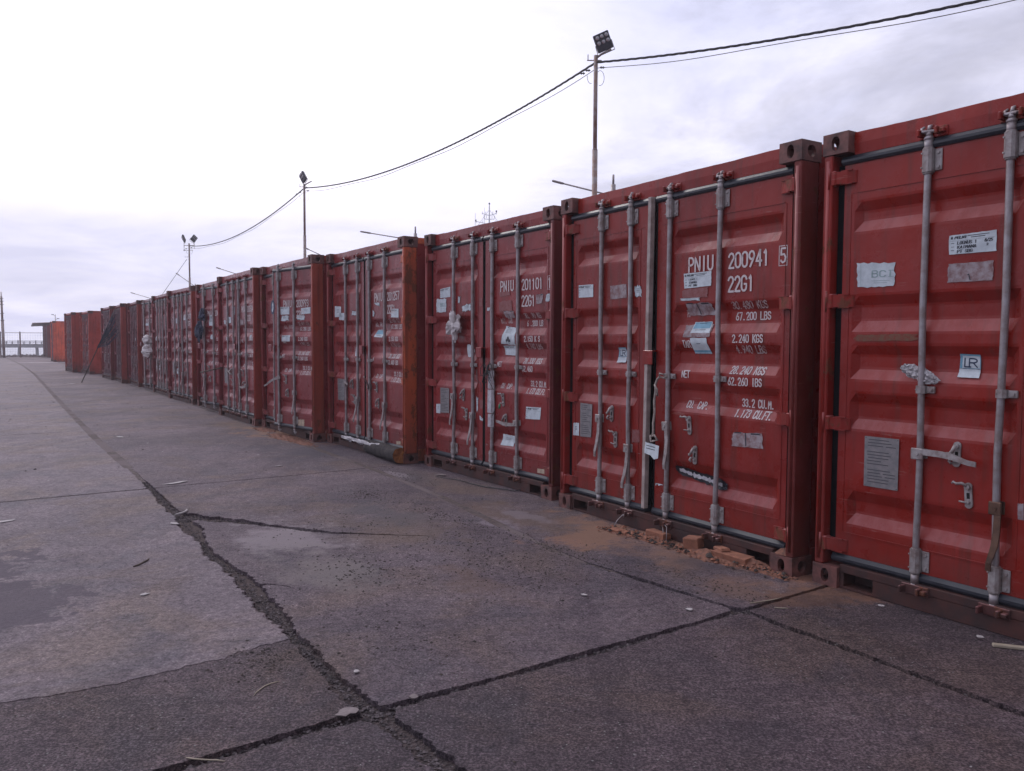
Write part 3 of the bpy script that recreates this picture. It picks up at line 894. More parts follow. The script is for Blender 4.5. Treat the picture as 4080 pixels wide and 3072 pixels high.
def write(b, text, x0, z0, h, pitch, stroke, slant=0.0, hu=0.0, surf=None, mi=0, lift=0.0038, wfrac=0.72, mp=None):
    """strokes of a text line into mesh b. mp maps (x, z) to a point; by default the door skin"""
    if mp is None:
        mp = lambda x, z: (x - hu, (surf(z) if surf else 0.0) - lift, z)
    for i, ch in enumerate(text):
        if ch == ' ' or ch not in GL: continue
        cx = x0 + i * pitch
        if ch == '.': cx -= pitch * 0.10
        w = pitch * wfrac
        for line in GL[ch]:
            P = []
            for (a, c) in line:
                q = Vector((cx + a * w + c * h * slant, z0 + c * h))
                if P:
                    k = max(1, int((q - P[-1]).length / 0.011))
                    for j in range(1, k): P.append(P[-1].lerp(q, 1.0 / (k - j + 1)))
                P.append(q)
            if len(P) < 2: continue
            vs = []
            for j, p in enumerate(P):
                d = (P[min(j + 1, len(P) - 1)] - P[max(j - 1, 0)])
                if d.length < 1e-7: d = Vector((0, 1))
                d.normalize()
                n = Vector((-d.y, d.x)) * stroke * 0.5
                e = d * stroke * 0.45 * (-1 if j == 0 else (1 if j == len(P) - 1 else 0))
                vs += [mp(p.x + n.x + e.x, p.y + n.y + e.y), mp(p.x - n.x + e.x, p.y - n.y + e.y)]
            b.add(vs, [(2 * j, 2 * j + 1, 2 * j + 3, 2 * j + 2) for j in range(len(P) - 1)], mi)
def lettering(parent, text, x0, z0, h, pitch, stroke, slant=0, hu=0, faded=False):
    b = MB(); write(b, text, x0, z0, h, pitch, stroke * (1.22 if h < .06 else 1.05), slant, hu, prof)
    if b.v: link('lettering', b.mesh('lettering', 'stencil_faded' if faded else 'stencil_white'), parent)

# stickers, papers and plates stuck on a door skin -------------------
def sticker(parent, style, quad, hu, seed):
    r = random.Random(seed)
    q = [Vector(p) for p in quad]                        # TL TR BR BL in (u, v)
    b = MB()
    lift = 0.0030
    def uv(a, c): return q[0].lerp(q[1], a).lerp(q[3].lerp(q[2], a), c)
    def pt(a, c, k=0.0):
        p = uv(a, c); return (p.x - hu, prof(p.y) * 0.85 - lift - k, p.y)
    def field(mi=0, tear=0.0, k=0.0, a0=0, a1=1, c0=0, c1=1, nu=10, nv=8, curl=0.0):
        g = {}; vs = []
        for j in range(nv + 1):
            for i in range(nu + 1):
                a = a0 + (a1 - a0) * i / nu; c = c0 + (c1 - c0) * j / nv
                if tear and (i in (0, nu) or j in (0, nv)):
                    m = tear * r.random()
                    if i == 0: a += m
                    if i == nu: a -= m
                    if j == 0: c += m * 1.6
                    if j == nv: c -= m * 1.3
                p = pt(a, c, k)
                if curl: p = (p[0], p[1] - curl * c * c, p[2])
                g[i, j] = len(vs); vs.append(p)
        b.add(vs, [(g[i, j], g[i, j + 1], g[i + 1, j + 1], g[i + 1, j])[::-1] for j in range(nv) for i in range(nu)], mi, True)
    def dark(a0, c0, a1, c1, mi=1, k=0.0008): field(mi, 0, k, a0, a1, c0, c1, 3, 2)
    def txt(s, a, c, h, pitch, st, mi=1, slant=0.0, kk=0.0014):
        def mp(x, z):
            p = pt(x, 1 - z, kk); return p
        write(b, s, a, 1 - c - h, h, pitch, st, slant, mp=mp, mi=mi)
    mats = ['sticker_white', 'printing_ink']
    name = 'sticker'
    if style in ('waybill1', 'waybill2', 'waybill_s'):
        name = 'waybill_paper'
        field(0, 0.012)
        txt('PELNI', 0.13, 0.10, 0.12, 0.052, 0.022, slant=0.1)
        dark(0.045, 0.10, 0.09, 0.22)
        for i, (a, w_) in enumerate(((0.40, 0.45), (0.47, 0.30))): dark(a, 0.10 + 0.09 * i, a + w_, 0.135 + 0.09 * i)
        dark(0.03, 0.31, 0.97, 0.318)
        for i in range(3): dark(0.05, 0.42 + 0.18 * i, 0.12, 0.445 + 0.18 * i)
        if style == 'waybill1':
            txt('LOGNUS 1', 0.19, 0.36, 0.15, 0.052, 0.020, slant=0.05)
            txt('KAIMANA', 0.19, 0.58, 0.14, 0.058, 0.020, slant=0.05)
            txt('PT SBG', 0.19, 0.79, 0.14, 0.055, 0.020, slant=0.05)
            txt('8/25', 0.76, 0.36, 0.14, 0.042, 0.018, slant=0.05)
            txt('2', 0.80, 0.58, 0.10, 0.042, 0.018)
        elif style == 'waybill2':
            txt('LOGNUS 1', 0.19, 0.38, 0.11, 0.040, 0.010, slant=0.05)
            txt('TIMIKA', 0.19, 0.58, 0.12, 0.050, 0.020, slant=0.05)
            txt('PT SBG', 0.19, 0.78, 0.12, 0.050, 0.020, slant=0.05)
    elif style == 'bci':
        field(0, 0.05)
        mats = ['sticker_white', 'pale_ink']
        for i, s_ in enumerate('BCI'):
            txt(s_, 0.42 + i * 0.19, 0.34, 0.24, 0.19, 0.035)
            if s_ == 'I': dark(0.82, 0.33, 0.95, 0.355); dark(0.82, 0.57, 0.95, 0.595)
        dark(0.40, 0.72, 0.86, 0.735); dark(0.12, 0.10, 0.128, 0.95)
        if seed % 2: dark(0.45, 0.80, 0.80, 0.815)
    elif style == 'lr':
        mats = ['sticker_white', 'navy_ink', 'sticker_blue']
        field(2, 0.0, 0, 0, 1, 0, 0.62); field(0, 0.01, 0.001, 0.12, 0.97, 0.06, 0.60); field(0, 0.01, 0.0, 0, 1, 0.625, 1, curl=0.006)
        def mp2(x, z): return pt(x, 1 - z, 0.002)
        write(b, 'L', 0.24, 0.46, 0.36, 0.40, 0.06, mp=mp2, mi=1)
        write(b, 'R', 0.46, 0.46, 0.36, 0.52, 0.06, mp=mp2, mi=1)
    elif style == 'plate':
        name = 'data_plate'; mats = ['data_plate_metal', 'plate_print']
        lift = 0.006; field(0, 0.0)
        for i in range(15):
            if i in (3, 9): continue
            a0 = 0.08 + 0.04 * r.random(); w_ = 0.35 + 0.45 * r.random()
            dark(a0, 0.05 + i * 0.060, a0 + w_, 0.068 + i * 0.060, 1)
            if r.random() < 0.5 and a0 + w_ < 0.7: dark(a0 + w_ + 0.08, 0.05 + i * 0.06, 0.92, 0.068 + i * 0.06, 1)
        for a in (0.03, 0.95):
            for c in (0.02, 0.97): dark(a, c, a + 0.03, c + 0.015, 1)
    elif style in ('torn', 'scrapw', 'scrap'):
        field(0, 0.20 if style == 'torn' else 0.03)
        if style == 'scrap': mats = ['sticker_faded', 'printing_ink']
        else:
            for i in range(3): dark(0.3, 0.3 + 0.12 * i, 0.7, 0.325 + 0.12 * i)
    elif style in ('faded', 'faded1'):
        mats = ['sticker_faded', 'printing_ink']
        field(0, 0.03)
        if style == 'faded1': txt('1', 0.46, 0.60, 0.30, 0.13, 0.022, slant=-0.12)
    elif style == 'silver':
        mats = ['sticker_faded', 'printing_ink']; field(0, 0.06)
        dark(0.44, 0.05, 0.47, 0.9); dark(0.1, 0.02, 0.32, 0.09); dark(0.62, 0.06, 0.9, 0.16)
    elif style == 'ghost': mats = ['sticker_ghost']; field(0, 0.06)
    elif style == 'clear': mats = ['sticker_faded']; field(0, 0.04)
    elif style == 'dirt': name = 'dirt_smear'; mats = ['sticker_dirt']; field(0, 0.08)
    elif style == 'label': mats = ['sticker_yellowed', 'printing_ink']; field(0, 0.03); dark(0.5, 0.0, 0.53, 1.0)
    elif style == 'bluew':
        mats = ['sticker_white', 'printing_ink', 'sticker_blue']; field(0, 0.02, 0.0012); field(2, 0.0, 0.0022, 0.05, 0.95, 0.06, 0.6)
        dark(0.3, 0.12, 0.7, 0.16, 1, 0.003); dark(0.2, 0.70, 0.75, 0.74, 1, 0.003)
    elif style == 'bluew2':
        mats = ['sticker_white', 'printing_ink', 'sticker_blue']; field(0, 0.02); field(2, 0.0, 0.001, 0.02, 0.98, 0.78, 0.98)
        dark(0.35, 0.36, 0.6, 0.39)
    elif style == 'flame':
        name = 'hazard_placard'; field(0, 0.02); txt('PELNI', 0.20, 0.06, 0.05, 0.05, 0.012)
        for i in range(4): dark(0.15, 0.16 + i * 0.06, 0.6, 0.175 + i * 0.06)
        fl = [(.50, .52), (.58, .62), (.60, .72), (.66, .66), (.70, .78), (.66, .90), (.55, .95), (.55, .84), (.50, .78), (.46, .86), (.47, .95), (.38, .90), (.34, .78), (.38, .66), (.42, .72), (.42, .60)]
        b.add([pt(a, c, 0.0015) for a, c in fl], [tuple(range(len(fl)))[::-1]], 1)
    elif style in ('oval', 'disc'):
        mats = ['sticker_white', 'printing_ink'] if style == 'oval' else ['navy_ink', 'sticker_white']
        n = 18
        b.add([pt(.5 + .5 * math.cos(2 * math.pi * k / n), .5 + .5 * math.sin(2 * math.pi * k / n)) for k in range(n)], [tuple(range(n))], 0)
        if style == 'oval':
            for i in range(4): dark(0.25, 0.25 + 0.13 * i, 0.72, 0.28 + 0.13 * i, 1)
            dark(0.25, 0.25, 0.30, 0.67, 1)
        else:
            fl = [(.55, .12), (.70, .30), (.74, .55), (.55, .80), (.40, .86), (.30, .70), (.42, .55), (.36, .35)]
            b.add([pt(a, c, 0.0015) for a, c in fl], [tuple(range(len(fl)))[::-1]], 1)
    elif style == 'burn':
        name = 'repair_tape'; mats = ['black_tape', 'silver_tape']
        nx, nz = 34, 7
        def tp(a, s_, k):
            hh = 0.034 + 0.014 * mnoise.noise(Vector((a * 5, s_ * .4, 1))) + 0.010 * mnoise.noise(Vector((a * 17, s_, 4)))
            if a < .08: hh *= .45 + a * 7
            if a > .92: hh *= .45 + (1 - a) * 7
            x = q[0].x + (q[1].x - q[0].x) * a + .012 * s_ * mnoise.noise(Vector((a * 9, 2, 2))); z = 0.508 - 0.058 * a + s_ * hh
            return (x - hu, prof(z) * .75 - 0.004 - k - 0.007 * abs(mnoise.noise(Vector((a * 30, s_ * 3, 7)))), z)
        vs = [tp(i / nx, 1 - 2 * j / nz, 0) for i in range(nx + 1) for j in range(nz + 1)]
        b.add(vs, [(i * (nz + 1) + j, i * (nz + 1) + j + 1, (i + 1) * (nz + 1) + j + 1, (i + 1) * (nz + 1) + j) for i in range(nx) for j in range(nz)], 0, True)
        up_ = []; dn_ = []
        for i in range(3, 32):
            c_ = .30 * mnoise.noise(Vector((i * .45, 1, 8))); w_ = max(.05, .38 + .50 * mnoise.noise(Vector((i * .8, 5, 2))))
            up_.append(tp(i / nx, c_ + w_, .004)); dn_.append(tp(i / nx, c_ - w_, .004))
        m_ = len(up_); b.add(up_ + dn_, [(i, i + 1, m_ + i + 1, m_ + i) for i in range(m_ - 1)], 1)
    link(name, b.mesh(name, mats), parent)

# ------------------------------------------------------------------ the containers
RED = (0.285, 0.024, 0.018); RED2 = (0.265, 0.040, 0.034); RED3 = (0.24, 0.042, 0.038); MAROON = (0.20, 0.030, 0.030); ORANGE = (0.50, 0.085, 0.035)
RODS = {0: {'L': (0.600, 1.000), 'R': (1.375, 1.825)}, 2: {'L': (0.507, 0.863), 'R': (1.290, 1.770)}}
GRP = 'red freight containers lined up along the quay'
def container(cfg):
    k = cfg['k']; var = 2 if k == 2 else 0
    c = cfg.get('col', RED2); pc = cfg.get('post', c); r = random.Random(100 + k)
    T = thing('shipping_container', cfg['label'], 'shipping container', (cfg['x'], cfg['y'], cfg.get('z', 0.0)), R(cfg['yaw']), GRP)
    def P(name, me, loc=(0, 0, 0), rot=None, col=None, parent=None, mat=None):
        return link(name, me, parent or T, loc, rot, col or c)
    for i, (tp, rt) in enumerate(((1, 0), (1, 1), (0, 0), (0, 1))):
        P('corner_casting', CM[(tp, rt)], (W - 0.162 if rt else 0, 0, H - 0.118 if tp else 0), None, tuple(x * cfg.get('castf', 0.62) for x in pc))
        o = P('corner_casting', CM[(tp, 1 - rt)], (W if rt else 0.162, L, H - 0.118 if tp else 0), (0, 0, math.pi), tuple(x * .8 for x in pc))
    P('corner_post', PM[0], col=c); 
    if 'postmat' in cfg:
        me = PM[1].copy(); me.materials.clear(); me.materials.append(M[cfg['postmat']]); P('corner_post', me, col=pc)
    else: P('corner_post', PM[1], col=tuple(x * (.58, 1.0, 1.0)[i] for i, x in enumerate(pc)) if k < 4 else pc)
    P('corner_post', BPM, col=pc); P('corner_post', BPM, (W - 0.114, 0, 0), col=pc)
    hd = P('door_header', HM[k % 3])
    sl = P('door_sill', SM, col=tuple(x * 0.75 for x in c))
    P('side_wall', WM); P('side_wall', WM, (W, L + 0.05, 0), (0, 0, math.pi))
    P('side_rail', RM, col=pc); P('side_rail', RM, (W, L, 0), (0, 0, math.pi), pc)
    P('roof', ROM); P('end_wall', BM_)
    for side in 'LR':
        ang = cfg.get('open', {}).get(side, 0)
        ra = R(ang) * (1 if side == 'R' else -1)
        dr = P('door', DM[(side, var)], (HU[side], DY, 0), (0, 0, ra))
        if ang: dr['label'] = 'red door leaf standing ajar'
        link('door_gasket', GM[(side, var)], dr)
        for z in (2.340, 1.645, 0.945, 0.242):
            link('door_hinge', HIM[side], dr, (0, 0, z), None, c if side == 'L' else pc)
        for rx in RODS[var][side]:
            x = rx - HU[side]
            link('lock_rod', RODM[r.randrange(4)], dr, (x, -0.0195, 0), (0, 0, r.uniform(-.5, .5)))
            for z in (2.347, 0.258): link('rod_bracket', BRM[True], dr, (x, -0.0195, z))
            link('rod_bracket', BRM[False], dr, (x, -0.0195, 1.165))
            if not ang or side == 'L':
                for par, z in ((hd, 2.488), (sl, 0.105)):
                    link('cam_keeper', KM, par, (rx, 0.034 if par is hd else -0.006, z), None, c if par is hd else (0.07, 0.030, 0.028))
        for (s2, ri, z, a, yw, mt) in cfg.get('handles', []):
            if s2 == side:
                link('door_handle', HANB if mt else HANM, dr, (RODS[var][side][ri] - HU[side], -0.0195, z), (0, R(a), R(yw)))
        for (s2, x, z, hk) in cfg.get('catch', [('L', .79, .845, 0), ('L', .85, .645, 1), ('R', 1.56, .84, 1), ('R', 1.61, .645, 0)]):
            if s2 == side: link('handle_catch', CAM_[bool(hk)], dr, (x - HU[side], -0.001, z), (0, R(r.uniform(-6, 6)), 0))
    doors = {('L' if o.location.x < 1 else 'R'): o for o in T.children if o.name.startswith('door') and not o.name.startswith(('door_',))}
    if k == 1: pass
    if cfg.get('latch', True):
        link('centre_latch', LBM, doors['R'], ((1.175 if k != 2 else 1.11) - HU['R'], -0.006, 1.295), None, c)
    t = cfg.get('text')
    if t:
        dr = doors['R']; hu = HU['R']; dx = -0.035 if k == 2 else 0.0
        num, g, a1, a2, b1, b2, n1, n2, chk = t
        lettering(dr, 'PNIU', 1.505 + dx, 1.893, .093, .060, .0135, 0, hu)
        lettering(dr, num, 1.872 + dx, 1.890, .094, .0570, .0135, 0, hu)
        if g: lettering(dr, g, 1.872 + dx, 1.738, .095, .0560, .0135, 0, hu)
        if a1: lettering(dr, a1, 1.895 + dx, 1.625, .045, .0295, .0062, 0, hu, True)
        if a2: lettering(dr, a2, 1.912 + dx, 1.553, .047, .0290, .0068, 0, hu)
        if b1: lettering(dr, b1, 1.915 + dx, 1.408, .048, .0285, .0068, 0, hu)
        if b2: lettering(dr, b2, 1.930 + dx, 1.340, .046, .0280, .0062, 0, hu, True)
        if n1: lettering(dr, n1, 1.890 + dx, 1.205, .046, .0290, .0070, .25, hu)
        if n2: lettering(dr, n2, 1.885 + dx, 1.130, .048, .0285, .0070, 0, hu)
        lettering(dr, '33.2 CU.M.', 1.980 + dx, .993, .049, .0265, .0068, 0, hu)
        lettering(dr, '1.173 CU.FT.', 1.935 + dx, .926, .047, .0258, .0070, .25, hu)
        lab = cfg.get('lab', ('MAX. GROSS', 'TARE', 'NET', 'CU. CAP.'))
        for s_, x, z, fd in zip(lab, (1.465, 1.452, 1.452, 1.480), (1.585, 1.372, 1.163, .952), (1, 0, 0, 0)):
            if s_: lettering(dr, s_, x + dx, z, .046, .0265, .0064, .22 if s_[:2] == 'CU' else 0, hu, bool(fd))
        if chk:
            lettering(dr, chk, 2.292 + (dx if k == 2 else 0) , 1.890, .088, .050, .012, 0, hu)
            b = MB(); x0, x1, z0, z1, w_ = 2.275 + dx, 2.340 + dx, 1.872, 1.996, .005
            for q in ((x0, x1, z0, z0 + w_), (x0, x1, z1 - w_, z1), (x0, x0 + w_, z0, z1), (x1 - w_, x1, z0, z1)):
                b.add([(q[0] - hu, -.0016, q[2]), (q[1] - hu, -.0016, q[2]), (q[1] - hu, -.0016, q[3]), (q[0] - hu, -.0016, q[3])], [(0, 1, 2, 3)])
            link('check_digit_frame', b.mesh('check_digit_frame', 'stencil_white'), dr)
    n = 0
    for (kk, side, st, quad) in STK:
        if kk == k:
            n += 1; sticker(doors[side], st, quad, HU[side], k * 50 + n)
    if cfg.get('auto'):
        for i in range(cfg['auto']):
            side = r.choice('LR'); x = r.choice([.22, .42, .68, .86] if side == 'L' else [1.45, 1.6, 1.95, 2.05]); z = r.choice([1.72, 1.80, 1.86, 1.40, .72, .62])
            w_, h_ = r.uniform(.10, .22), r.uniform(.09, .16)
            sticker(doors[side], r.choice(['waybill_s', 'scrapw', 'torn', 'silver']), [(x, z + h_), (x + w_, z + h_ + .01), (x + w_, z), (x, z)], HU[side], k * 77 + i)
        sticker(doors['L'], 'plate', [(.27, .895), (.47, .895), (.47, .62), (.27, .62)], HU['L'], k)
    return T, doors
STK = [
 (1,'L','bci',[(0.192,1.859),(0.434,1.848),(0.427,1.707),(0.197,1.713)]),
 (1,'L','waybill1',[(0.711,1.953),(0.943,1.958),(0.945,1.855),(0.712,1.855)]),
 (1,'L','faded1',[(0.709,1.813),(0.936,1.812),(0.936,1.712),(0.709,1.715)]),
 (1,'L','dirt',[(0.177,1.454),(0.573,1.461),(0.575,1.419),(0.178,1.415)]),
 (1,'L','lr',[(0.775,1.354),(0.874,1.351),(0.878,1.234),(0.770,1.236)]),
 (1,'L','plate',[(0.278,0.888),(0.481,0.889),(0.480,0.609),(0.279,0.608)]),
 (1,'L','scrap',[(1.081,0.646),(1.110,0.651),(1.114,0.552),(1.084,0.550)]),
 (2,'L','waybill_s',[(0.182,1.875),(0.381,1.872),(0.382,1.769),(0.183,1.771)]),
 (2,'L','faded',[(0.599,1.847),(0.801,1.853),(0.803,1.744),(0.601,1.738)]),
 (2,'L','torn',[(0.891,1.842),(0.972,1.834),(0.982,1.736),(0.893,1.734)]),
 (2,'L','lr',[(0.688,1.364),(0.779,1.365),(0.778,1.249),(0.668,1.246)]),
 (2,'L','plate',[(0.224,0.902),(0.387,0.900),(0.376,0.628),(0.224,0.622)]),
 (2,'L','scrapw',[(0.124,0.729),(0.207,0.736),(0.206,0.623),(0.121,0.620)]),
 (2,'L','ghost',[(0.881,0.747),(0.973,0.753),(0.975,0.648),(0.883,0.641)]),
 (2,'L','torn',[(0.931,0.571),(0.985,0.575),(0.972,0.504),(0.925,0.500)]),
 (2,'R','waybill2',[(1.417,1.884),(1.682,1.886),(1.684,1.786),(1.424,1.779)]),
 (2,'R','ghost',[(1.400,1.775),(1.661,1.780),(1.658,1.711),(1.398,1.710)]),
 (2,'R','torn',[(1.371,1.716),(1.588,1.714),(1.603,1.691),(1.384,1.697)]),
 (2,'R','silver',[(1.429,1.680),(1.680,1.680),(1.714,1.591),(1.446,1.585)]),
 (2,'R','clear',[(1.425,1.528),(1.693,1.534),(1.679,1.440),(1.412,1.441)]),
 (2,'R','bluew',[(1.509,1.547),(1.676,1.549),(1.671,1.471),(1.486,1.470)]),
 (2,'R','bluew2',[(1.486,1.438),(1.644,1.440),(1.675,1.329),(1.511,1.328)]),
 (2,'R','silver',[(1.886,0.824),(2.148,0.843),(2.160,0.737),(1.888,0.728)]),
 (2,'R','torn',[(1.147,0.445),(1.241,0.461),(1.240,0.360),(1.146,0.351)]),
 (2,'R','burn',[(1.347,0.513),(1.839,0.491),(1.840,0.438),(1.365,0.442)]),
 (3,'L','waybill_s',[(0.269,1.980),(0.499,1.996),(0.499,1.884),(0.269,1.880)]),
 (3,'L','bci',[(0.178,1.882),(0.412,1.877),(0.412,1.723),(0.178,1.721)]),
 (3,'L','torn',[(0.659,1.892),(0.728,1.894),(0.697,1.798),(0.659,1.804)]),
 (3,'L','torn',[(0.742,1.786),(0.950,1.814),(0.951,1.723),(0.742,1.709)]),
 (3,'L','oval',[(0.811,1.395),(0.972,1.355),(0.952,1.254),(0.811,1.231)]),
 (3,'L','ghost',[(1.097,1.848),(1.163,1.850),(1.164,1.761),(1.097,1.759)]),
 (3,'L','disc',[(1.098,1.633),(1.187,1.631),(1.188,1.495),(1.098,1.495)]),
 (3,'L','plate',[(0.277,0.896),(0.478,0.897),(0.478,0.628),(0.284,0.619)]),
 (3,'L','scrapw',[(0.176,0.710),(0.273,0.716),(0.273,0.607),(0.176,0.605)]),
 (3,'L','torn',[(1.047,0.854),(1.091,0.851),(1.082,0.685),(1.047,0.672)]),
 (3,'L','ghost',[(1.117,0.823),(1.178,0.821),(1.178,0.722),(1.117,0.717)]),
 (3,'L','torn',[(1.108,0.661),(1.188,0.623),(1.185,0.593),(1.108,0.601)]),
 (3,'R','torn',[(1.249,1.749),(1.313,1.748),(1.304,1.710),(1.249,1.710)]),
 (3,'R','ghost',[(1.466,1.889),(1.675,1.888),(1.675,1.851),(1.493,1.840)]),
 (3,'R','ghost',[(1.467,1.799),(1.701,1.808),(1.716,1.696),(1.476,1.698)]),
 (3,'R','silver',[(1.547,1.701),(1.736,1.705),(1.736,1.630),(1.574,1.634)]),
 (3,'R','flame',[(1.557,1.559),(1.751,1.542),(1.752,1.370),(1.505,1.383)]),
 (3,'R','waybill_s',[(1.532,1.367),(1.752,1.370),(1.753,1.272),(1.550,1.278)]),
 (3,'R','silver',[(2.098,1.836),(2.220,1.844),(2.195,1.752),(2.099,1.747)]),
 (3,'R','torn',[(2.250,1.838),(2.320,1.843),(2.315,1.765),(2.251,1.759)]),
 (3,'R','scrapw',[(1.511,0.505),(1.729,0.502),(1.721,0.398),(1.489,0.386)]),
 (3,'R','waybill_s',[(1.950,0.801),(2.193,0.809),(2.179,0.696),(1.943,0.685)]),
 (3,'R','label',[(2.138,0.245),(2.258,0.252),(2.254,0.207),(2.138,0.204)]),
 (3,'R','torn',[(1.236,0.527),(1.255,0.519),(1.302,0.415),(1.237,0.338)]),
 (4,'L','scrapw',[(0.172,1.882),(0.405,1.874),(0.402,1.722),(0.169,1.728)]),
 (4,'L','scrapw',[(0.341,1.785),(0.511,1.780),(0.509,1.680),(0.326,1.688)]),
 (4,'L','torn',[(0.789,1.811),(0.927,1.798),(0.926,1.730),(0.749,1.734)]),
 (4,'L','oval',[(0.832,1.370),(0.945,1.341),(0.943,1.215),(0.830,1.203)]),
 (4,'L','plate',[(0.263,0.895),(0.513,0.895),(0.508,0.611),(0.277,0.602)]),
 (4,'R','torn',[(1.463,1.884),(1.664,1.876),(1.664,1.826),(1.531,1.849)]),
 (4,'R','waybill_s',[(1.974,1.789),(2.179,1.782),(2.178,1.678),(1.973,1.687)]),
 (4,'R','bluew',[(1.538,1.544),(1.774,1.546),(1.725,1.447),(1.469,1.456)]),
 (4,'R','torn',[(1.439,1.810),(1.518,1.757),(1.472,1.703),(1.438,1.699)]),
 (4,'R','label',[(2.106,0.231),(2.222,0.239),(2.222,0.199),(2.106,0.191)]),
 (5,'R','waybill_s',[(1.407,1.900),(1.674,1.900),(1.672,1.786),(1.415,1.786)]),
 (5,'R','torn',[(1.426,1.781),(1.668,1.787),(1.666,1.689),(1.402,1.687)]),
 (5,'R','scrapw',[(1.997,1.870),(2.257,1.879),(2.255,1.785),(1.996,1.780)]),
 (5,'R','torn',[(1.849,1.783),(2.119,1.777),(2.107,1.687),(1.868,1.696)]),
 (5,'R','waybill_s',[(1.437,1.482),(1.676,1.487),(1.674,1.394),(1.435,1.394)]),
 (5,'R','disc',[(1.121,2.011),(1.240,2.007),(1.235,1.796),(1.116,1.798)]),
 (5,'R','label',[(1.887,0.275),(2.061,0.288),(2.059,0.180),(1.885,0.172)]),
 (6,'L','scrapw',[(0.534,1.840),(0.797,1.824),(0.791,1.720),(0.526,1.715)]),
 (6,'L','torn',[(0.258,1.788),(0.415,1.785),(0.410,1.698),(0.253,1.700)]),
 (6,'R','silver',[(1.404,1.774),(1.622,1.769),(1.617,1.670),(1.398,1.673)]),
 (7,'R','waybill_s',[(1.582,1.801),(1.800,1.797),(1.796,1.690),(1.577,1.697)]),
 (7,'R','torn',[(1.597,1.530),(1.775,1.530),(1.771,1.416),(1.618,1.416)]),
 (10,'R','waybill_s',[(1.466,1.887),(1.703,1.883),(1.698,1.810),(1.461,1.813)]),
]
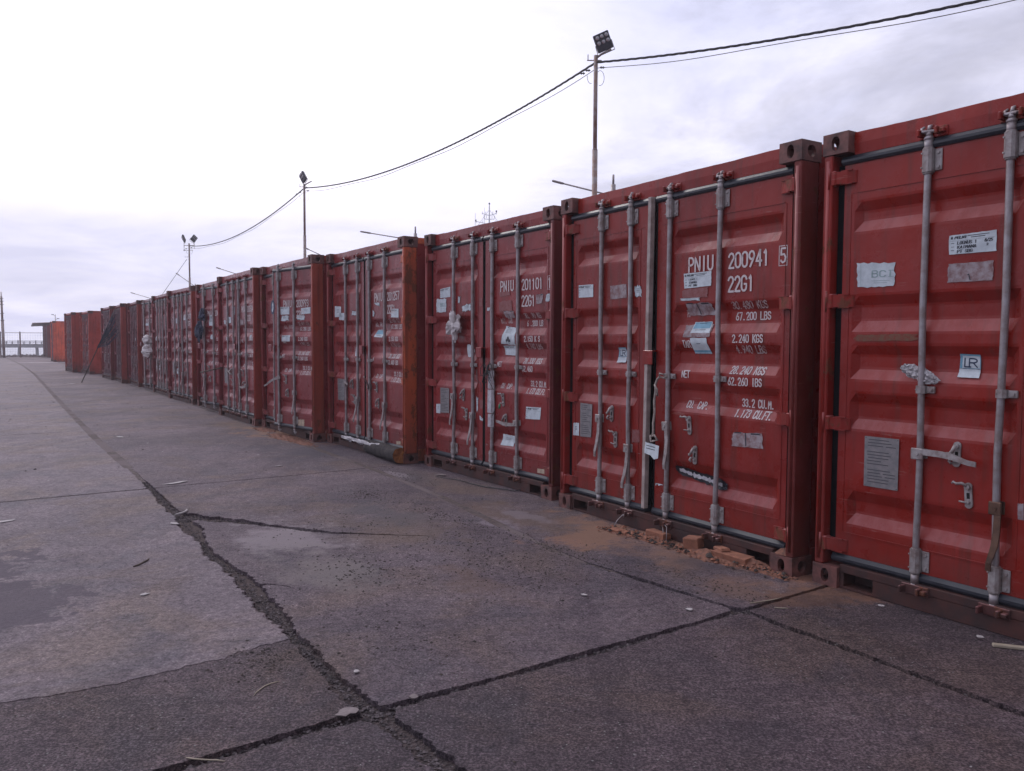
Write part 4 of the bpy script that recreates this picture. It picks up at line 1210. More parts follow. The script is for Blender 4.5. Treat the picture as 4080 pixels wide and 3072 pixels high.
CFG = [
 dict(k=1, x=1.780, y=4.675, yaw=-57.0, col=(0.290, 0.0155, 0.0075), castf=0.55, latch=False,
      label='nearest red container cut off by the right edge, a lever across its left door',
      handles=[('L', 0, .828, 0, 0, 0), ('L', 1, .612, 90, 0, 1)], catch=[('L', .79, .845, 0), ('L', .855, .645, 1)]),
 dict(k=2, x=0.405, y=6.809, yaw=-58.55, col=(0.272, 0.019, 0.012), castf=0.5,
      label='red container numbered 200941 with a pale wooden batten between its doors and bricks below',
      text=('200941', '22G1', '30.480 KGS', '67.200 LBS', '2.240 KGS', '4.940 LBS', '28.240 KGS', '62.260 IBS', '5'), lab=('M', 'TAR', 'NET', 'CU. CAP.'),
      handles=[('L', 0, .80, 90, 0, 0), ('L', 1, .60, 92, 0, 0), ('R', 0, .81, 84, 0, 0)],
      catch=[('L', .64, .845, 0), ('L', .69, .645, 1), ('R', 1.50, .83, 1), ('R', 1.56, .63, 0)]),
 dict(k=3, x=-0.992, y=9.072, yaw=-56.5, col=(0.258, 0.028, 0.027), castf=0.62,
      label='red container numbered 201101 with a crumpled bag and grey tape on its lock rods',
      text=('201101', '22G1', '30. 80 KG', '6 .200 LB', '2.150 K S', '4.740 LBS', '28.330 KGS', '62.460', '1'), lab=('MAX. GRO', '', 'NET', 'CU. CAP.'),
      handles=[('L', 0, .82, 90, 0, 0), ('L', 1, .645, 95, 0, 0), ('R', 1, .635, 176, 0, 0)]),
 dict(k=4, x=-2.574, y=11.138, yaw=-56.44, col=(0.245, 0.034, 0.034), post=(0.52, 0.105, 0.040), castf=0.6, postmat='paint_rust',
      label='red container numbered 201257 with a flaking orange corner post and a log at its foot',
      text=('201257', '22G1', '30.480 KGS', '67.200 LBS', '2.150 KGS', '4.740 LBS', '28.330 KGS', '62.460 LBS', '1'), lab=('MAX. GRO', '', 'N', 'CU. CAP.'),
      handles=[('L', 0, .84, -4, -12, 0), ('L', 1, .66, 100, 0, 0), ('R', 0, .83, -30, -30, 0), ('R', 1, .64, 98, 0, 0)]),
 dict(k=5, x=-4.101, y=13.098, yaw=-56.39, col=(0.235, 0.032, 0.034), post=(0.36, 0.066, 0.036), open={'R': 11},
      label='red container numbered 200993 with its right door ajar and a lever sticking out',
      text=('200993', '22G1', '30.480 KGS', '67.200 LBS', '2.240 KGS', '4.940 LBS', '28.240 KGS', '62.260 LBS', '0'),
      handles=[('R', 0, .86, 22, -152, 0), ('R', 1, .66, 90, 0, 0)]),
 dict(k=6, x=-5.545, y=15.127, yaw=-56.78, col=(0.245, 0.034, 0.040), post=(0.33, 0.055, 0.036), auto=4,
      label='dusty red container numbered 200504 just left of the one with the lever sticking out',
      text=('200504', '22G1', '30.480 KGS', '67.200 LBS', '2.240 KGS', '4.940 LBS', '28.240 KGS', '62.260 LBS', '2'),
      handles=[('L', 0, .84, 4, 0, 0), ('R', 0, .80, 60, 0, 0), ('R', 1, .64, 170, 0, 0)]),
 dict(k=7, x=-6.800, y=17.288, yaw=-57.04, col=(0.235, 0.032, 0.040), post=(0.34, 0.050, 0.036), open={'R': 10}, auto=3,
      label='red container with its right door ajar and a dark blue cloth hung on its rods',
      text=('200816', '', '', '67.200 LBS', '2.240 KGS', '', '28.240 KGS', '62.260 LBS', ''),
      handles=[('L', 0, .84, 90, 0, 0), ('R', 0, .70, 90, 0, 0)]),
 dict(k=8, x=-8.361, y=19.483, yaw=-55.2, col=(0.235, 0.034, 0.042), post=(0.32, 0.052, 0.036), auto=7,
      label='red container behind the one hung with dark blue cloth, white labels between its rods',
      text=('200772', '22G1', '', '67.200 LBS', '2.240 KGS', '', '28.240 KGS', '62.260 LBS', ''),
      handles=[('L', 0, .84, 90, 0, 0), ('R', 0, .64, 90, 0, 0)]),
 dict(k=9, x=-9.760, y=21.780, yaw=-57.0, col=(0.225, 0.034, 0.044), post=(0.33, 0.056, 0.040), auto=8,
      label='red container standing between the white sacks and the one full of white labels',
      handles=[('L', 0, .84, 90, 0, 0), ('R', 1, .84, 90, 0, 0)]),
 dict(k=10, x=-11.05, y=23.95, yaw=-57.07, col=(0.18, 0.030, 0.036), post=(0.33, 0.050, 0.038), open={'R': 10}, auto=2,
      label='red container with bulging white sacks hung on its half open door',
      text=('200658', '', '', '67.200 LBS', '2.240 KGS', '', '', '', ''), handles=[]),
 dict(k=11, x=-12.44, y=26.013, yaw=-58.37, col=(0.22, 0.036, 0.046), post=(0.34, 0.056, 0.042), auto=4,
      label='red container between the white sacks and the dark net on a leaning pole', handles=[('R', 0, .64, 90, 0, 0)]),
 dict(k=12, x=-13.90, y=28.044, yaw=-58.81, col=(0.21, 0.038, 0.052), post=(0.38, 0.060, 0.045), auto=4,
      label='purplish red container with a pole and dark net leaning against its doors', handles=[('L', 1, .8, 90, 0, 0)]),
 dict(k=13, x=-15.376, y=30.063, yaw=-56.22, col=(0.23, 0.040, 0.050), post=(0.22, 0.036, 0.036), auto=5,
      label='dull red container standing against the left side of the one with the dark net', handles=[]),
 dict(k=14, x=-18.62, y=34.63, yaw=-54.5, col=(0.50, 0.075, 0.050), post=(0.46, 0.065, 0.045), auto=3,
      label='brick red container showing its whole side across the gap in the row', handles=[]),
 dict(k=15, x=-20.35, y=36.53, yaw=-54.5, col=(0.46, 0.070, 0.048), post=(0.44, 0.062, 0.045), auto=4,
      label='leftmost container of the long row, standing a little forward of the rest', handles=[]),
 dict(k=16, x=-30.40, y=52.90, yaw=-57.0, col=(0.85, 0.140, 0.060), post=(0.8, 0.13, 0.06), auto=3,
      label='bright orange container standing on its own beyond the row', handles=[]),
 dict(k=17, x=-39.30, y=67.30, yaw=-57.0, col=(0.19, 0.045, 0.05), post=(0.18, 0.04, 0.045), auto=2,
      label='farthest maroon container, with a grey awning jutting from its roof', handles=[]),
 dict(k=18, x=-37.70, y=64.90, yaw=-57.0, col=(0.20, 0.045, 0.05), post=(0.20, 0.042, 0.045), auto=3,
      label='maroon container between the bright orange one and the one with the awning', handles=[]),
]
def dusty(me, mat='far_rod'):  # mesh copy recoloured with the purplish tint of the far rods
    m = me.copy(); m.materials.clear(); m.materials.append(M[mat]); return m
ROD_FAR = [dusty(m) for m in RODM]; BR_FAR = {q: dusty(m) for q, m in BRM.items()}
BOX = {}
for cfg in CFG:
    if cfg['k'] == 11: RODM, BRM = ROD_FAR, BR_FAR
    BOX[cfg['k']] = (cfg, *container(cfg))
def CW(k, u, y, z, door=None):
    """point in container k's own frame (u along doors, y inwards, z up) to world"""
    cfg = BOX[k][0]; a = R(cfg['yaw'])
    if door:
        ang = R(cfg.get('open', {}).get(door, 0)) * (1 if door == 'R' else -1)
        du = u - HU[door]; dy = y - DY
        u = HU[door] + du * math.cos(ang) - dy * math.sin(ang); y = DY + du * math.sin(ang) + dy * math.cos(ang)
    return Vector((cfg['x'] + u * math.cos(a) - y * math.sin(a), cfg['y'] + u * math.sin(a) + y * math.cos(a), z))

# ------------------------------------------------------------------ ground: a gravelly bed with concrete slabs poured on it
def lerp_tab(tab, s):
    if s <= tab[0][0]: return tab[0][1]
    for (a, va), (b, vb) in zip(tab, tab[1:]):
        if s <= b: return va + (vb - va) * (s - a) / (b - a)
    return tab[-1][1]
MAIN = [(-77, 3.75), (-50.7, 3.30), (-38.2, 2.88), (-17.7, 1.91), (-12.9, 1.70), (-10.7, 1.63), (-8.5, 1.56), (-6.9, 1.50), (-6.1, 1.45), (-5.4, 1.38), (-4.9, 1.40), (-4.3, 1.36), (-3.8, 1.33), (-3.3, 1.29), (-2.9, 1.28), (-2.2, 1.31), (8, 1.30)]
MAINW = [(-77, .012), (-38, .016), (-17, .018), (-12, .020), (-9, .022), (-8.2, .030), (-7.3, .038), (-6.8, .045), (-6.5, .062), (-6.2, .058), (-5.8, .032), (-5.2, .036), (-4.8, .050), (-4.3, .052), (-3.7, .042), (-3.2, .036), (-2.8, .046), (-2.3, .040), (8, .04)]
SECOND = [(-77, 6.3), (-17, 4.3), (-7.9, 3.78), (-6.2, 3.62), (-4.7, 3.38), (-3.9, 3.29), (-2.6, 3.38), (-1.3, 3.30), (8, 3.3)]
SECW = [(-77, .008), (-9, .012), (-7, .022), (-4.6, .026), (-3.6, .020), (-2.7, .020), (-1.8, .024), (8, .022)]
LONG = [([(-80, -12.0), (8, -12.0)], [(-80, .01), (8, .01)]), ([(-80, -3.0), (8, -3.0)], [(-80, .008), (8, .008)]), (MAIN, MAINW), (SECOND, SECW), ([(-80, 12.5), (8, 12.5)], [(-80, .01), (8, .01)])]
CROSS = [(-77.0, .01), (-69.5, .008), (-64.0, .008), (-58.2, .008), (-52.7, .008), (-47.1, .008), (-41.5, .008), (-36.0, .008), (-30.5, .008), (-25.0, .008), (-19.42, .008), (-13.88, .009), (-8.15, .011), (-2.71, .024), (2.85, .02), (8.0, .02)]
def jag(x, y, seed, amp, f=1.0):
    n = mnoise.noise
    return amp * (0.55 * n(Vector((x * 2.3 * f, y * 2.3 * f, seed))) + 0.45 * n(Vector((x * 9 * f, y * 9 * f, seed + 5))) + 0.40 * n(Vector((x * 28 * f, y * 28 * f, seed + 9))) + 0.22 * n(Vector((x * 70, y * 70, seed + 13))))
def cross_dev(s0, t): return 0.02 * math.sin(t * 1.1 + s0) + (0.012 * mnoise.noise(Vector((t * 1.2, s0, 4))) if s0 > -9 else 0)
def cross_w(ci, t):
    s, w = CROSS[ci]
    if ci == 13: w = lerp_tab([(-3, .018), (.3, .016), (.75, .030), (1.25, .036), (1.7, .020), (2.4, .030), (3.0, .022), (3.5, .016), (4.2, .012), (9, .01)], t)
    return w
bed = MB()
bed.box(-1, 1, -1, 1, -1, 0)   # placeholder shape replaced below
bed = MB()
q = [ST(-77.6, -70), ST(12, -70), ST(12, 21), ST(-77.6, 21)]
bed.prism(q, 'z', -2.6, -0.024)
GR = link('ground', bed.mesh('ground', 'joint_gravel'), None, None, None, None, 'brown gravelly bed showing in the joints between the yard slabs', kind='structure')
BRANCH = [(-6.78, 1.50, .15), (-6.60, 1.60, .17), (-6.40, 1.72, .17), (-6.12, 1.91, .105), (-5.9, 2.03, .090), (-5.71, 2.15, .075), (-5.53, 2.26, .050), (-5.31, 2.50, .030), (-5.0, 2.85, .006)]
SPUR = [(-4.60, 1.43, .022), (-4.52, 1.50, .013), (-4.46, 1.55, .009), (-4.36, 1.58, .003)]
from mathutils.geometry import delaunay_2d_cdt
def flat_prism(c, Q, z1, z0):
    """flat-topped sheet with upright edges from an outline that may nick itself"""
    n = len(Q)
    ov, oe, of, _, _, _ = delaunay_2d_cdt([Vector(p) for p in Q], [], [tuple(range(n))], 1, 1e-5)
    fs = []
    for f in of:
        a, b_, d_ = (ov[k] for k in f[:3])
        fs.append(tuple(f) if (b_ - a).cross(d_ - a) > 0 else tuple(f)[::-1])
    c.add([(p.x, p.y, z1) for p in ov], fs)
    area = sum(Q[i][0] * Q[(i + 1) % n][1] - Q[(i + 1) % n][0] * Q[i][1] for i in range(n))
    sk = [(i, n + i, n + (i + 1) % n, (i + 1) % n) for i in range(n)]
    c.add([(x, y, z1) for x, y in Q] + [(x, y, z0) for x, y in Q], sk if area > 0 else [f[::-1] for f in sk])
def slab(ri, ci):
    (T0, W0), (T1, W1) = LONG[ri], LONG[ri + 1]
    s0, s1 = CROSS[ci][0], CROSS[ci + 1][0]
    near = s1 > -9 and ri in (1, 2, 3) and s0 < 0
    step = 0.014 if near else (0.05 if s1 > -20 and ri >= 1 and ri < 4 else 0.6)
    seed = ri * 31 + ci * 7
    pts = []
    tA = lerp_tab(T0, s0); tB = lerp_tab(T1, s0)
    def crossline(cj, ta, tb, sgn, sd):
        n = max(2, int(abs(tb - ta) / step)); out = []
        for i in range(n + 1):
            t = ta + (tb - ta) * i / n; s = CROSS[cj][0] + cross_dev(CROSS[cj][0], t)
            w = cross_w(cj, t)
            amp = min(0.022, w * 1.1)
            out.append((s + sgn * max(0.002, w + jag(t, s, sd, amp)), t))
        return out
    def notch(path, sd):
        """both banks of a crack that runs into the slab, as far as they lie inside it"""
        up = []; dn = []
        for (ps, pt_, pw), (qs, qt, qw) in zip(path, path[1:]):
            m = max(1, int(math.hypot(qs - ps, qt - pt_) / 0.016)); dxx, dyy = qs - ps, qt - pt_; ln = math.hypot(dxx, dyy)
            nx, ny = -dyy / ln, dxx / ln
            for j in range(m):
                f = j / m; a, b_, w_ = ps + dxx * f, pt_ + dyy * f, pw + (qw - pw) * f
                wa = max(.0015, w_ * .5 + jag(a, b_, sd + 3, w_ * .5)); wb = max(.0015, w_ * .5 + jag(a, b_, sd + 6, w_ * .5))
                up.append((a + nx * wa, b_ + ny * wa)); dn.append((a - nx * wb, b_ - ny * wb))
        ok = lambda p: p[1] > lerp_tab(MAIN, p[0]) + lerp_tab(MAINW, p[0]) + .035
        A = [p for p in dn if ok(p)]; B = [p for p in up if ok(p)][::-1]
        return A + [path[-1][:2]] + B, A[0][0], B[-1][0]
    def longline(Tt, Ww, sa, sb, sgn, sd, extra=None):
        n = max(2, int(abs(sb - sa) / step)); out = []
        todo = [notch(p, sd) for p in (extra or [])]
        resume = None
        for i in range(n + 1):
            s = sa + (sb - sa) * i / n; w = lerp_tab(Ww, s); t = lerp_tab(Tt, s)
            if resume is not None:
                if s > resume: continue
                resume = None
            if todo and s <= todo[0][1]:
                pth, a_, b_ = todo.pop(0); out += pth; resume = min(b_, s - .001); continue
            out.append((s, t + sgn * max(0.004, w + jag(s, t, sd, min(0.06, w * 1.15)))))
        return out
    def crn(Ww, s): return lerp_tab(Ww, s) + (.03 if near else .004)
    k0 = cross_w(ci, tA) + .012; k1 = cross_w(ci + 1, tA) + .012
    if near: k0 += .018; k1 += .018
    pts += crossline(ci, tA + crn(W0, s0), tB - crn(W1, s0), 1, seed + 1)
    pts += longline(T1, W1, s0 + k0, s1 - k1, -1, ri * 3 + 50)
    tA = lerp_tab(T0, s1); tB = lerp_tab(T1, s1)
    pts += crossline(ci + 1, tB - crn(W1, s1), tA + crn(W0, s1), -1, seed + 2)
    ex = [SPUR, BRANCH] if (ri == 2 and ci == 12) else None
    pts += longline(T0, W0, s1 - k1, s0 + k0, 1, ri * 3 + 81, ex)
    c = MB()
    P = [ST(*p) for p in pts]
    # drop near duplicates
    Q = [P[0]]
    for p in P[1:]:
        if math.hypot(p[0] - Q[-1][0], p[1] - Q[-1][1]) > 0.0015: Q.append(p)
    n = len(Q)
    # worn arris: top face slightly inside the edge is not needed, side skirt only
    flat_prism(c, Q, 0.0, -0.06)
    mat = 'yard_concrete'
    if ri <= 1: mat = 'smooth_screed'
    if (ri == 1 and ci >= 12) or (ri >= 2 and ci >= 13): mat = 'coarse_concrete'
    me = c.mesh('slab', mat)
    o = link('slab', me, GR)
for ri in range(4):
    for ci in range(len(CROSS) - 1):
        slab(ri, ci)
# smooth screed laid over the far part of the left foreground slab: thin sheet with a ragged edge
scr = []
edge = [(-3.61, -2.96), (-3.62, -1.6), (-3.60, -0.6), (-3.61, .13), (-3.57, .33), (-3.55, .56), (-3.59, .88), (-3.62, 1.05), (-3.62, 1.24)]
for (a, b_), (c_, d_) in zip(edge, edge[1:]):
    m = max(1, int(math.hypot(c_ - a, d_ - b_) / .016))
    for j in range(m):
        s = a + (c_ - a) * j / m; t_ = b_ + (d_ - b_) * j / m
        scr.append((s + jag(s, t_, 3, .060 if t_ > .9 else .026, 1.4), t_))
n1 = int(4.4 / .016)
for i in range(n1 + 1):
    s = -3.64 - 4.45 * i / n1
    w = lerp_tab(MAINW, s)
    scr.append((s, lerp_tab(MAIN, s) - max(.004, w + jag(s, lerp_tab(MAIN, s), 53, min(.06, w * 1.15))) - .006 - .012 * abs(mnoise.noise(Vector((s * 14, 3, 1))))))
scr += [(-8.11, 1.2), (-8.11, -2.97)]
b = MB(); flat_prism(b, [ST(*p) for p in scr], .0026, -.004)
me = b.mesh('screed_layer', 'smooth_screed')
link('screed_layer', me, GR)

# earth that fills the farther joints almost flush
b = MB()
for tab, wt_, s0_, s1_ in ((MAIN, MAINW, -77, -8.6), (SECOND, SECW, -77, -3.6)):
    n = int((s1_ - s0_) / .12); vs = []
    for i in range(n + 1):
        s = s0_ + (s1_ - s0_) * i / n; t_ = lerp_tab(tab, s); w = lerp_tab(wt_, s) * 1.0 + .022 + .03 * abs(mnoise.noise(Vector((s * 1.7, 1, 2)))) + (.02 if s < -9 else 0)
        z_ = .0022 + .001 * mnoise.noise(Vector((s * 4, 2, 2)))
        if s > s1_ - 1.2: z_ = .0022 - .012 * (s - s1_ + 1.2) / 1.2
        vs += [(*ST(s, t_ - w), -.003), (*ST(s, t_ - w * .6 + .01 * mnoise.noise(Vector((s * 5, 7, 7)))), z_), (*ST(s, t_ + w * .6 + .01 * mnoise.noise(Vector((s * 5, 9, 7)))), z_), (*ST(s, t_ + w), -.003)]
    b.add(vs, [(4 * i + k, 4 * i + k + 1, 4 * i + k + 5, 4 * i + k + 4)[::-1] for i in range(n) for k in range(3)], 0)
link('joint_earth', b.mesh('joint_earth', 'joint_earth'), None, None, None, None, 'brown earth filling the long joints between the slabs', kind='stuff')
# gravel lying in the wide joints
gv = MB(); gr = random.Random(11)
def stone(b, x, y, z, s, r, flat=0.7, mi=0):
    a = r.random() * 6.28; k = r.randint(4, 6); vs = []
    for j in range(k):
        t_ = a + 6.28 * j / k + r.uniform(-.3, .3)
        vs.append((x + math.cos(t_) * s * r.uniform(.7, 1.2), y + math.sin(t_) * s * r.uniform(.7, 1.2), z + s * flat * r.uniform(-.1, .25)))
    vs.append((x + r.uniform(-.3, .3) * s, y + r.uniform(-.3, .3) * s, z + s * flat * r.uniform(.8, 1.1)))
    vs.append((x, y, z - s * flat * .5))
    fs = [(j, (j + 1) % k, k) for j in range(k)] + [((j + 1) % k, j, k + 1) for j in range(k)]
    b.add(vs, fs, mi)
for i in range(4200):
    s = gr.uniform(-9.5, -1.8) if gr.random() < .85 else gr.uniform(-20, -9.5)
    w = lerp_tab(MAINW, s); t_ = lerp_tab(MAIN, s) + gr.gauss(0, .45) * w
    sz = abs(gr.gauss(.0028, .0030)) + .0018
    x, y = ST(s, t_); stone(gv, x, y, -.024 + gr.random() * .008, sz, gr, .6)
for i in range(2600):
    if gr.random() < .45:
        p = gr.choice(BRANCH[:-1]); s = p[0] + gr.uniform(-.06, .2); t_ = lerp_tab([(a, b_) for a, b_, c_ in BRANCH], s) + gr.gauss(0, .4) * p[2]
    else: s = gr.uniform(-9, -1); t_ = lerp_tab(SECOND, s) + gr.gauss(0, .5) * .025
    x, y = ST(s, t_); stone(gv, x, y, -.024 + gr.random() * .010, abs(gr.gauss(.004, .003)) + .002, gr)
for i in range(2200):
    t_ = gr.uniform(-.5, 4.2); s = CROSS[13][0] + cross_dev(CROSS[13][0], t_) + gr.gauss(0, .5) * cross_w(13, t_)
    x, y = ST(s, t_); stone(gv, x, y, -.024 + gr.random() * .010, abs(gr.gauss(.004, .003)) + .002, gr)
link('gravel', gv.mesh('gravel', 'loose_stone'), None, None, None, None, 'small grey stones and grit lying in the open joints', kind='stuff')
# crumbs and chips scattered on the slabs
cr = MB(); cg = random.Random(5)
fields = [(-4.5, 2.1, .45, .35, 420), (-3.9, 2.8, .5, .45, 320), (-4.5, 2.9, .6, .3, 330), (-6.7, 3.1, .35, .2, 240), (-5.4, 3.25, .8, .12, 300), (-5.6, 2.4, .6, .5, 200), (-2.9, 3.6, .8, .1, 200), (-4.0, 3.35, .8, .08, 260), (-3.3, 1.7, .5, .3, 160), (-3.5, 1.12, .25, .16, 200), (-7.4, 3.85, .8, .15, 200)]
for (s, t_, rs, rt, n_) in fields:
    for i in range(n_):
        x, y = ST(cg.gauss(s, rs * .6), cg.gauss(t_, rt * .6)); stone(cr, x, y, .001, abs(cg.gauss(.003, .0025)) + .0018, cg, .6)
for i in range(1500):
    x, y = ST(cg.uniform(-9, -1.2), cg.uniform(-.3, 4.2)); stone(cr, x, y, .001, abs(cg.gauss(.002, .002)) + .0014, cg, .6)
for i in range(400):
    x, y = ST(cg.uniform(-32, -9), cg.uniform(-.3, 6)); stone(cr, x, y, .001, abs(cg.gauss(.006, .006)) + .003, cg, .6)
link('crumbs', cr.mesh('crumbs', 'dark_crumb'), None, None, None, None, 'dark crumbs of asphalt and dirt scattered over the slabs', kind='stuff')
wc = MB()
for i in range(500):
    x, y = ST(cg.uniform(-8.5, -1.2), cg.uniform(-.5, 4.2)); stone(wc, x, y, .001, abs(cg.gauss(.0014, .0012)) + .0010, cg, .4)
for i in range(170):
    x, y = ST(cg.uniform(-34, -8), cg.uniform(-2, 5)); stone(wc, x, y, .001, abs(cg.gauss(.006, .006)) + .003, cg, .2)
link('pale_chips', wc.mesh('pale_chips', 'litter_paper'), None, None, None, None, 'tiny pale chips and flakes scattered over the yard', kind='stuff')
# dust heaps against the sills
def heap(name, pts, mat, label, seed):
    b = MB(); r = random.Random(seed)
    for (x, y, rx, ry, h, a) in pts:
        n, m = 26, 8; vs = [(x, y, h)]
        for j in range(1, m + 1):
            f = j / m
            for i in range(n):
                t_ = 2 * math.pi * i / n
                rr = f * (1 + .28 * mnoise.noise(Vector((math.cos(t_) * 1.7, math.sin(t_) * 1.7, seed + x * 3))))
                px = rx * rr * math.cos(t_); py = ry * rr * math.sin(t_)
                X = x + px * math.cos(a) - py * math.sin(a); Y = y + px * math.sin(a) + py * math.cos(a)
                z = h * (1 - f) ** 1.2 * (1 + .5 * mnoise.noise(Vector((X * 14, Y * 14, seed)))) + (0.006 * mnoise.noise(Vector((X * 40, Y * 40, seed))) if j < m else -0.004)
                vs.append((X, Y, z))
        fs = [(0, 1 + i, 1 + (i + 1) % n) for i in range(n)]
        for j in range(m - 1):
            for i in range(n): fs.append((1 + j * n + i, 1 + (j + 1) * n + i, 1 + (j + 1) * n + (i + 1) % n, 1 + j * n + (i + 1) % n))
        b.add(vs, fs, 0, True)
        for i in range(int(60 * rx * ry / .02)):
            t_ = r.random() * 6.28; f = math.sqrt(r.random()) * 1.15
            px = rx * f * math.cos(t_); py = ry * f * math.sin(t_)
            stone(b, x + px * math.cos(a) - py * math.sin(a), y + px * math.sin(a) + py * math.cos(a), max(.001, h * (1 - min(1, f)) ** 1.2), abs(r.gauss(.005, .006)) + .002, r)
    link(name, b.mesh(name, mat), None, None, None, None, label, kind='stuff')
rowa = R(-57)
heap('brick_dust', [(1.02, 5.62, .22, .07, .035, rowa), (1.30, 5.20, .30, .10, .05, rowa), (1.52, 4.98, .22, .10, .055, rowa), (1.62, 4.80, .15, .07, .02, rowa), (.80, 5.86, .22, .06, .02, rowa)], 'rust_dust', 'orange brick dust heaped along the foot of the container with the wooden batten', 3)
heap('sand_drift', [(-3.25, 11.55, .75, .16, .03, rowa), (-2.85, 10.95, .40, .10, .02, rowa), (-3.9, 12.6, .4, .12, .02, rowa)], 'rust_dust', 'orange sand drifted under the container with the open right door', 8)

# ------------------------------------------------------------------ sea and far shore
b = MB(); b.add([(-4000, -400, -1.4), (4000, -400, -1.4), (4000, 7000, -1.4), (-4000, 7000, -1.4)], [(0, 1, 2, 3)])
link('sea', b.mesh('sea', 'sea_water'), None, None, None, None, 'pale grey sea beyond the quay', kind='structure')
rr = random.Random(21)
for i in range(34):
    s = -77.6 + rr.uniform(-.5, .7); t_ = 1.2 + i * .22 + rr.uniform(-.1, .1); x, y = ST(s, t_)
    b = MB(); k = rr.uniform(.12, .30)
    stone(b, 0, 0, 0, k, rr, .75); stone(b, k * .2, k * .1, k * .1, k * .8, rr, .7)
    thing('boulder', 'grey stone in the low line of rubble along the quay edge', 'rock', (x, y, .02), 0, 'stones along the quay edge', b.mesh('boulder', 'rock'))
# mesh fence on the quay edge
F = thing('mesh_fence', 'tall wire mesh fence along the far quay edge', 'fence', (*ST(-73.4, 2.0), 0), math.atan2(N2.y, N2.x))
b = MB()
for i in range(70):
    x = -5 + i * .17; b.box(x, x + .007, 0, .006, .05, 1.90)
for i in range(11):
    b.box(-5, 6.8, .007, .012, .10 + i * .178, .107 + i * .178)
link('wire_mesh', b.mesh('wire_mesh', 'fence_wire'), F, kind='stuff')
for x in (-1.9, 1.35, 2.65, 5.2):
    b = MB(); b.box(-.05, .05, -.05, .05, 0, 2.02, 0, .006); link('fence_post', b.mesh('fence_post', 'pole_steel'), F, (x, .08, 0))
for z in (.05, 1.93):
    b = MB(); b.box(-5, 6.8, .014, .05, z, z + .03); link('rail', b.mesh('fence_rail', 'pole_steel'), F)
A = thing('antenna_mast', 'grey stepped mast at the far left edge behind the fence', 'mast', (-39.24, 62.0, 0))
for z0, z1, r_ in ((0, 2.9, .10), (2.9, 4.35, .075), (4.35, 4.75, .062), (4.75, 5.05, .03)):
    b = MB(); b.tube([(0, 0, z0), (0, 0, z1)], r_, 12); link('mast_section', b.mesh('mast_section', 'pole_steel'), A)
for z in (2.9, 3.4, 4.1, 4.35, 4.55):
    b = MB(); b.tube([(0, 0, z - .02), (0, 0, z + .02)], .13, 12); b.box(-.16, .16, -.02, .02, z - .02, z + .02); link('clamp_collar', b.mesh('clamp_collar', 'galvanised_bracket'), A)
A.rotation_euler = (0, R(-1.0), 0)
# jetty on piles
P_ = thing('jetty', 'long concrete jetty on piles across the water at far left', 'jetty', (0, 160, 0), R(3.2))
b = MB(); b.box(-140, -40, 0, 4, -.15, .40); link('deck', b.mesh('deck', 'pier_concrete'), P_)
b = MB(); b.box(-140, -40, -.05, 0, .40, .56); link('kerb', b.mesh('kerb', 'pier_concrete'), P_)
for i in range(24):
    x = -128 + i * 3.6; b = MB(); b.tube([(0, .6, -2.5), (.25 if i % 2 else -.1, .6, -.15)], .28, 8); link('pile', b.mesh('pile', 'pier_concrete'), P_, (x, 0, 0))
for i in range(70):
    x = -125 + i * 1.1; b = MB(); b.box(-.10, .10, 0, .10, .56, 1.05 if i % 3 else 1.25); link('railing_post', b.mesh('railing_post', 'pier_concrete'), P_, (x, 0, 0))
for z in (.78, 1.02):
    b = MB(); b.box(-140, -40, .02, .08, z, z + .06); link('railing', b.mesh('railing', 'pier_concrete'), P_)
for x, h_, lab in ((-94.25, 6.6, 'thin lamp post with two heads on the far jetty'), (-93.5, 4.9, 'shorter plain post beside the lamp post on the far jetty')):
    q_ = thing('jetty_lamp' if h_ > 5 else 'jetty_post', lab, 'lamp post' if h_ > 5 else 'post', (x, 166, .0))
    b = MB(); b.tube([(0, 0, 0), (0, 0, h_)], [.10, .06], 8); link('post', b.mesh('post', 'pole_steel'), q_)
    if h_ > 5:
        for sx, z in ((-1, 6.5), (1, 5.7)):
            b = MB(); b.tube([(0, 0, z - .3), (sx * .45, 0, z + .05)], .035, 6); link('arm', b.mesh('arm', 'pole_steel'), q_)
            b = MB(); b.box(sx * .55 - .22, sx * .55 + .22, -.12, .12, z, z + .14, 0, .03); link('lamp_head', b.mesh('lamp_head', 'lamp_housing'), q_)
# awning on the farthest container
b = MB(); b.box(-.75, 2.0, -1.0, .4, 0, .07, 0, .01)
aw = thing('awning', 'grey flat awning resting on the roof of the farthest container', 'awning', tuple(CW(17, -.1, .2, H + .02)), R(-57), None, b.mesh('awning', 'pole_steel'))
aw.rotation_euler = (R(3), R(-4), R(-57))
# ship mast beyond the row
SMs = thing('ship_mast', 'white mast and yards of a ship hidden behind the containers', 'ship mast', (-4.34, 150, 0))
b = MB(); b.tube([(0, 0, 12), (0, 0, 26.6)], [.28, .10], 8); link('mast', b.mesh('mast', 'mast_white'), SMs)
for z, w_, dz in ((25.0, 1.3, .1), (24.3, 1.0, -.2), (23.4, 2.4, .2)):
    b = MB(); b.tube([(-w_, 0, z + dz), (0, 0, z - .3), (w_, 0, z + dz)], .06, 6)
    for x in (-w_, -w_ * .5, w_ * .5, w_): b.tube([(x, 0, z - .1), (x, 0, z + .45)], .045, 5)
    link('yard', b.mesh('yard', 'mast_white'), SMs)
for x, z in ((-2.5, 23.6), (0, 26.7), (-.4, 22.9), (1.3, 25.3)):
    b = MB(); b.tube([(x, 0, z), (x, 0, z + .35)], .14, 8); link('lantern', b.mesh('lantern', 'lamp_housing'), SMs)
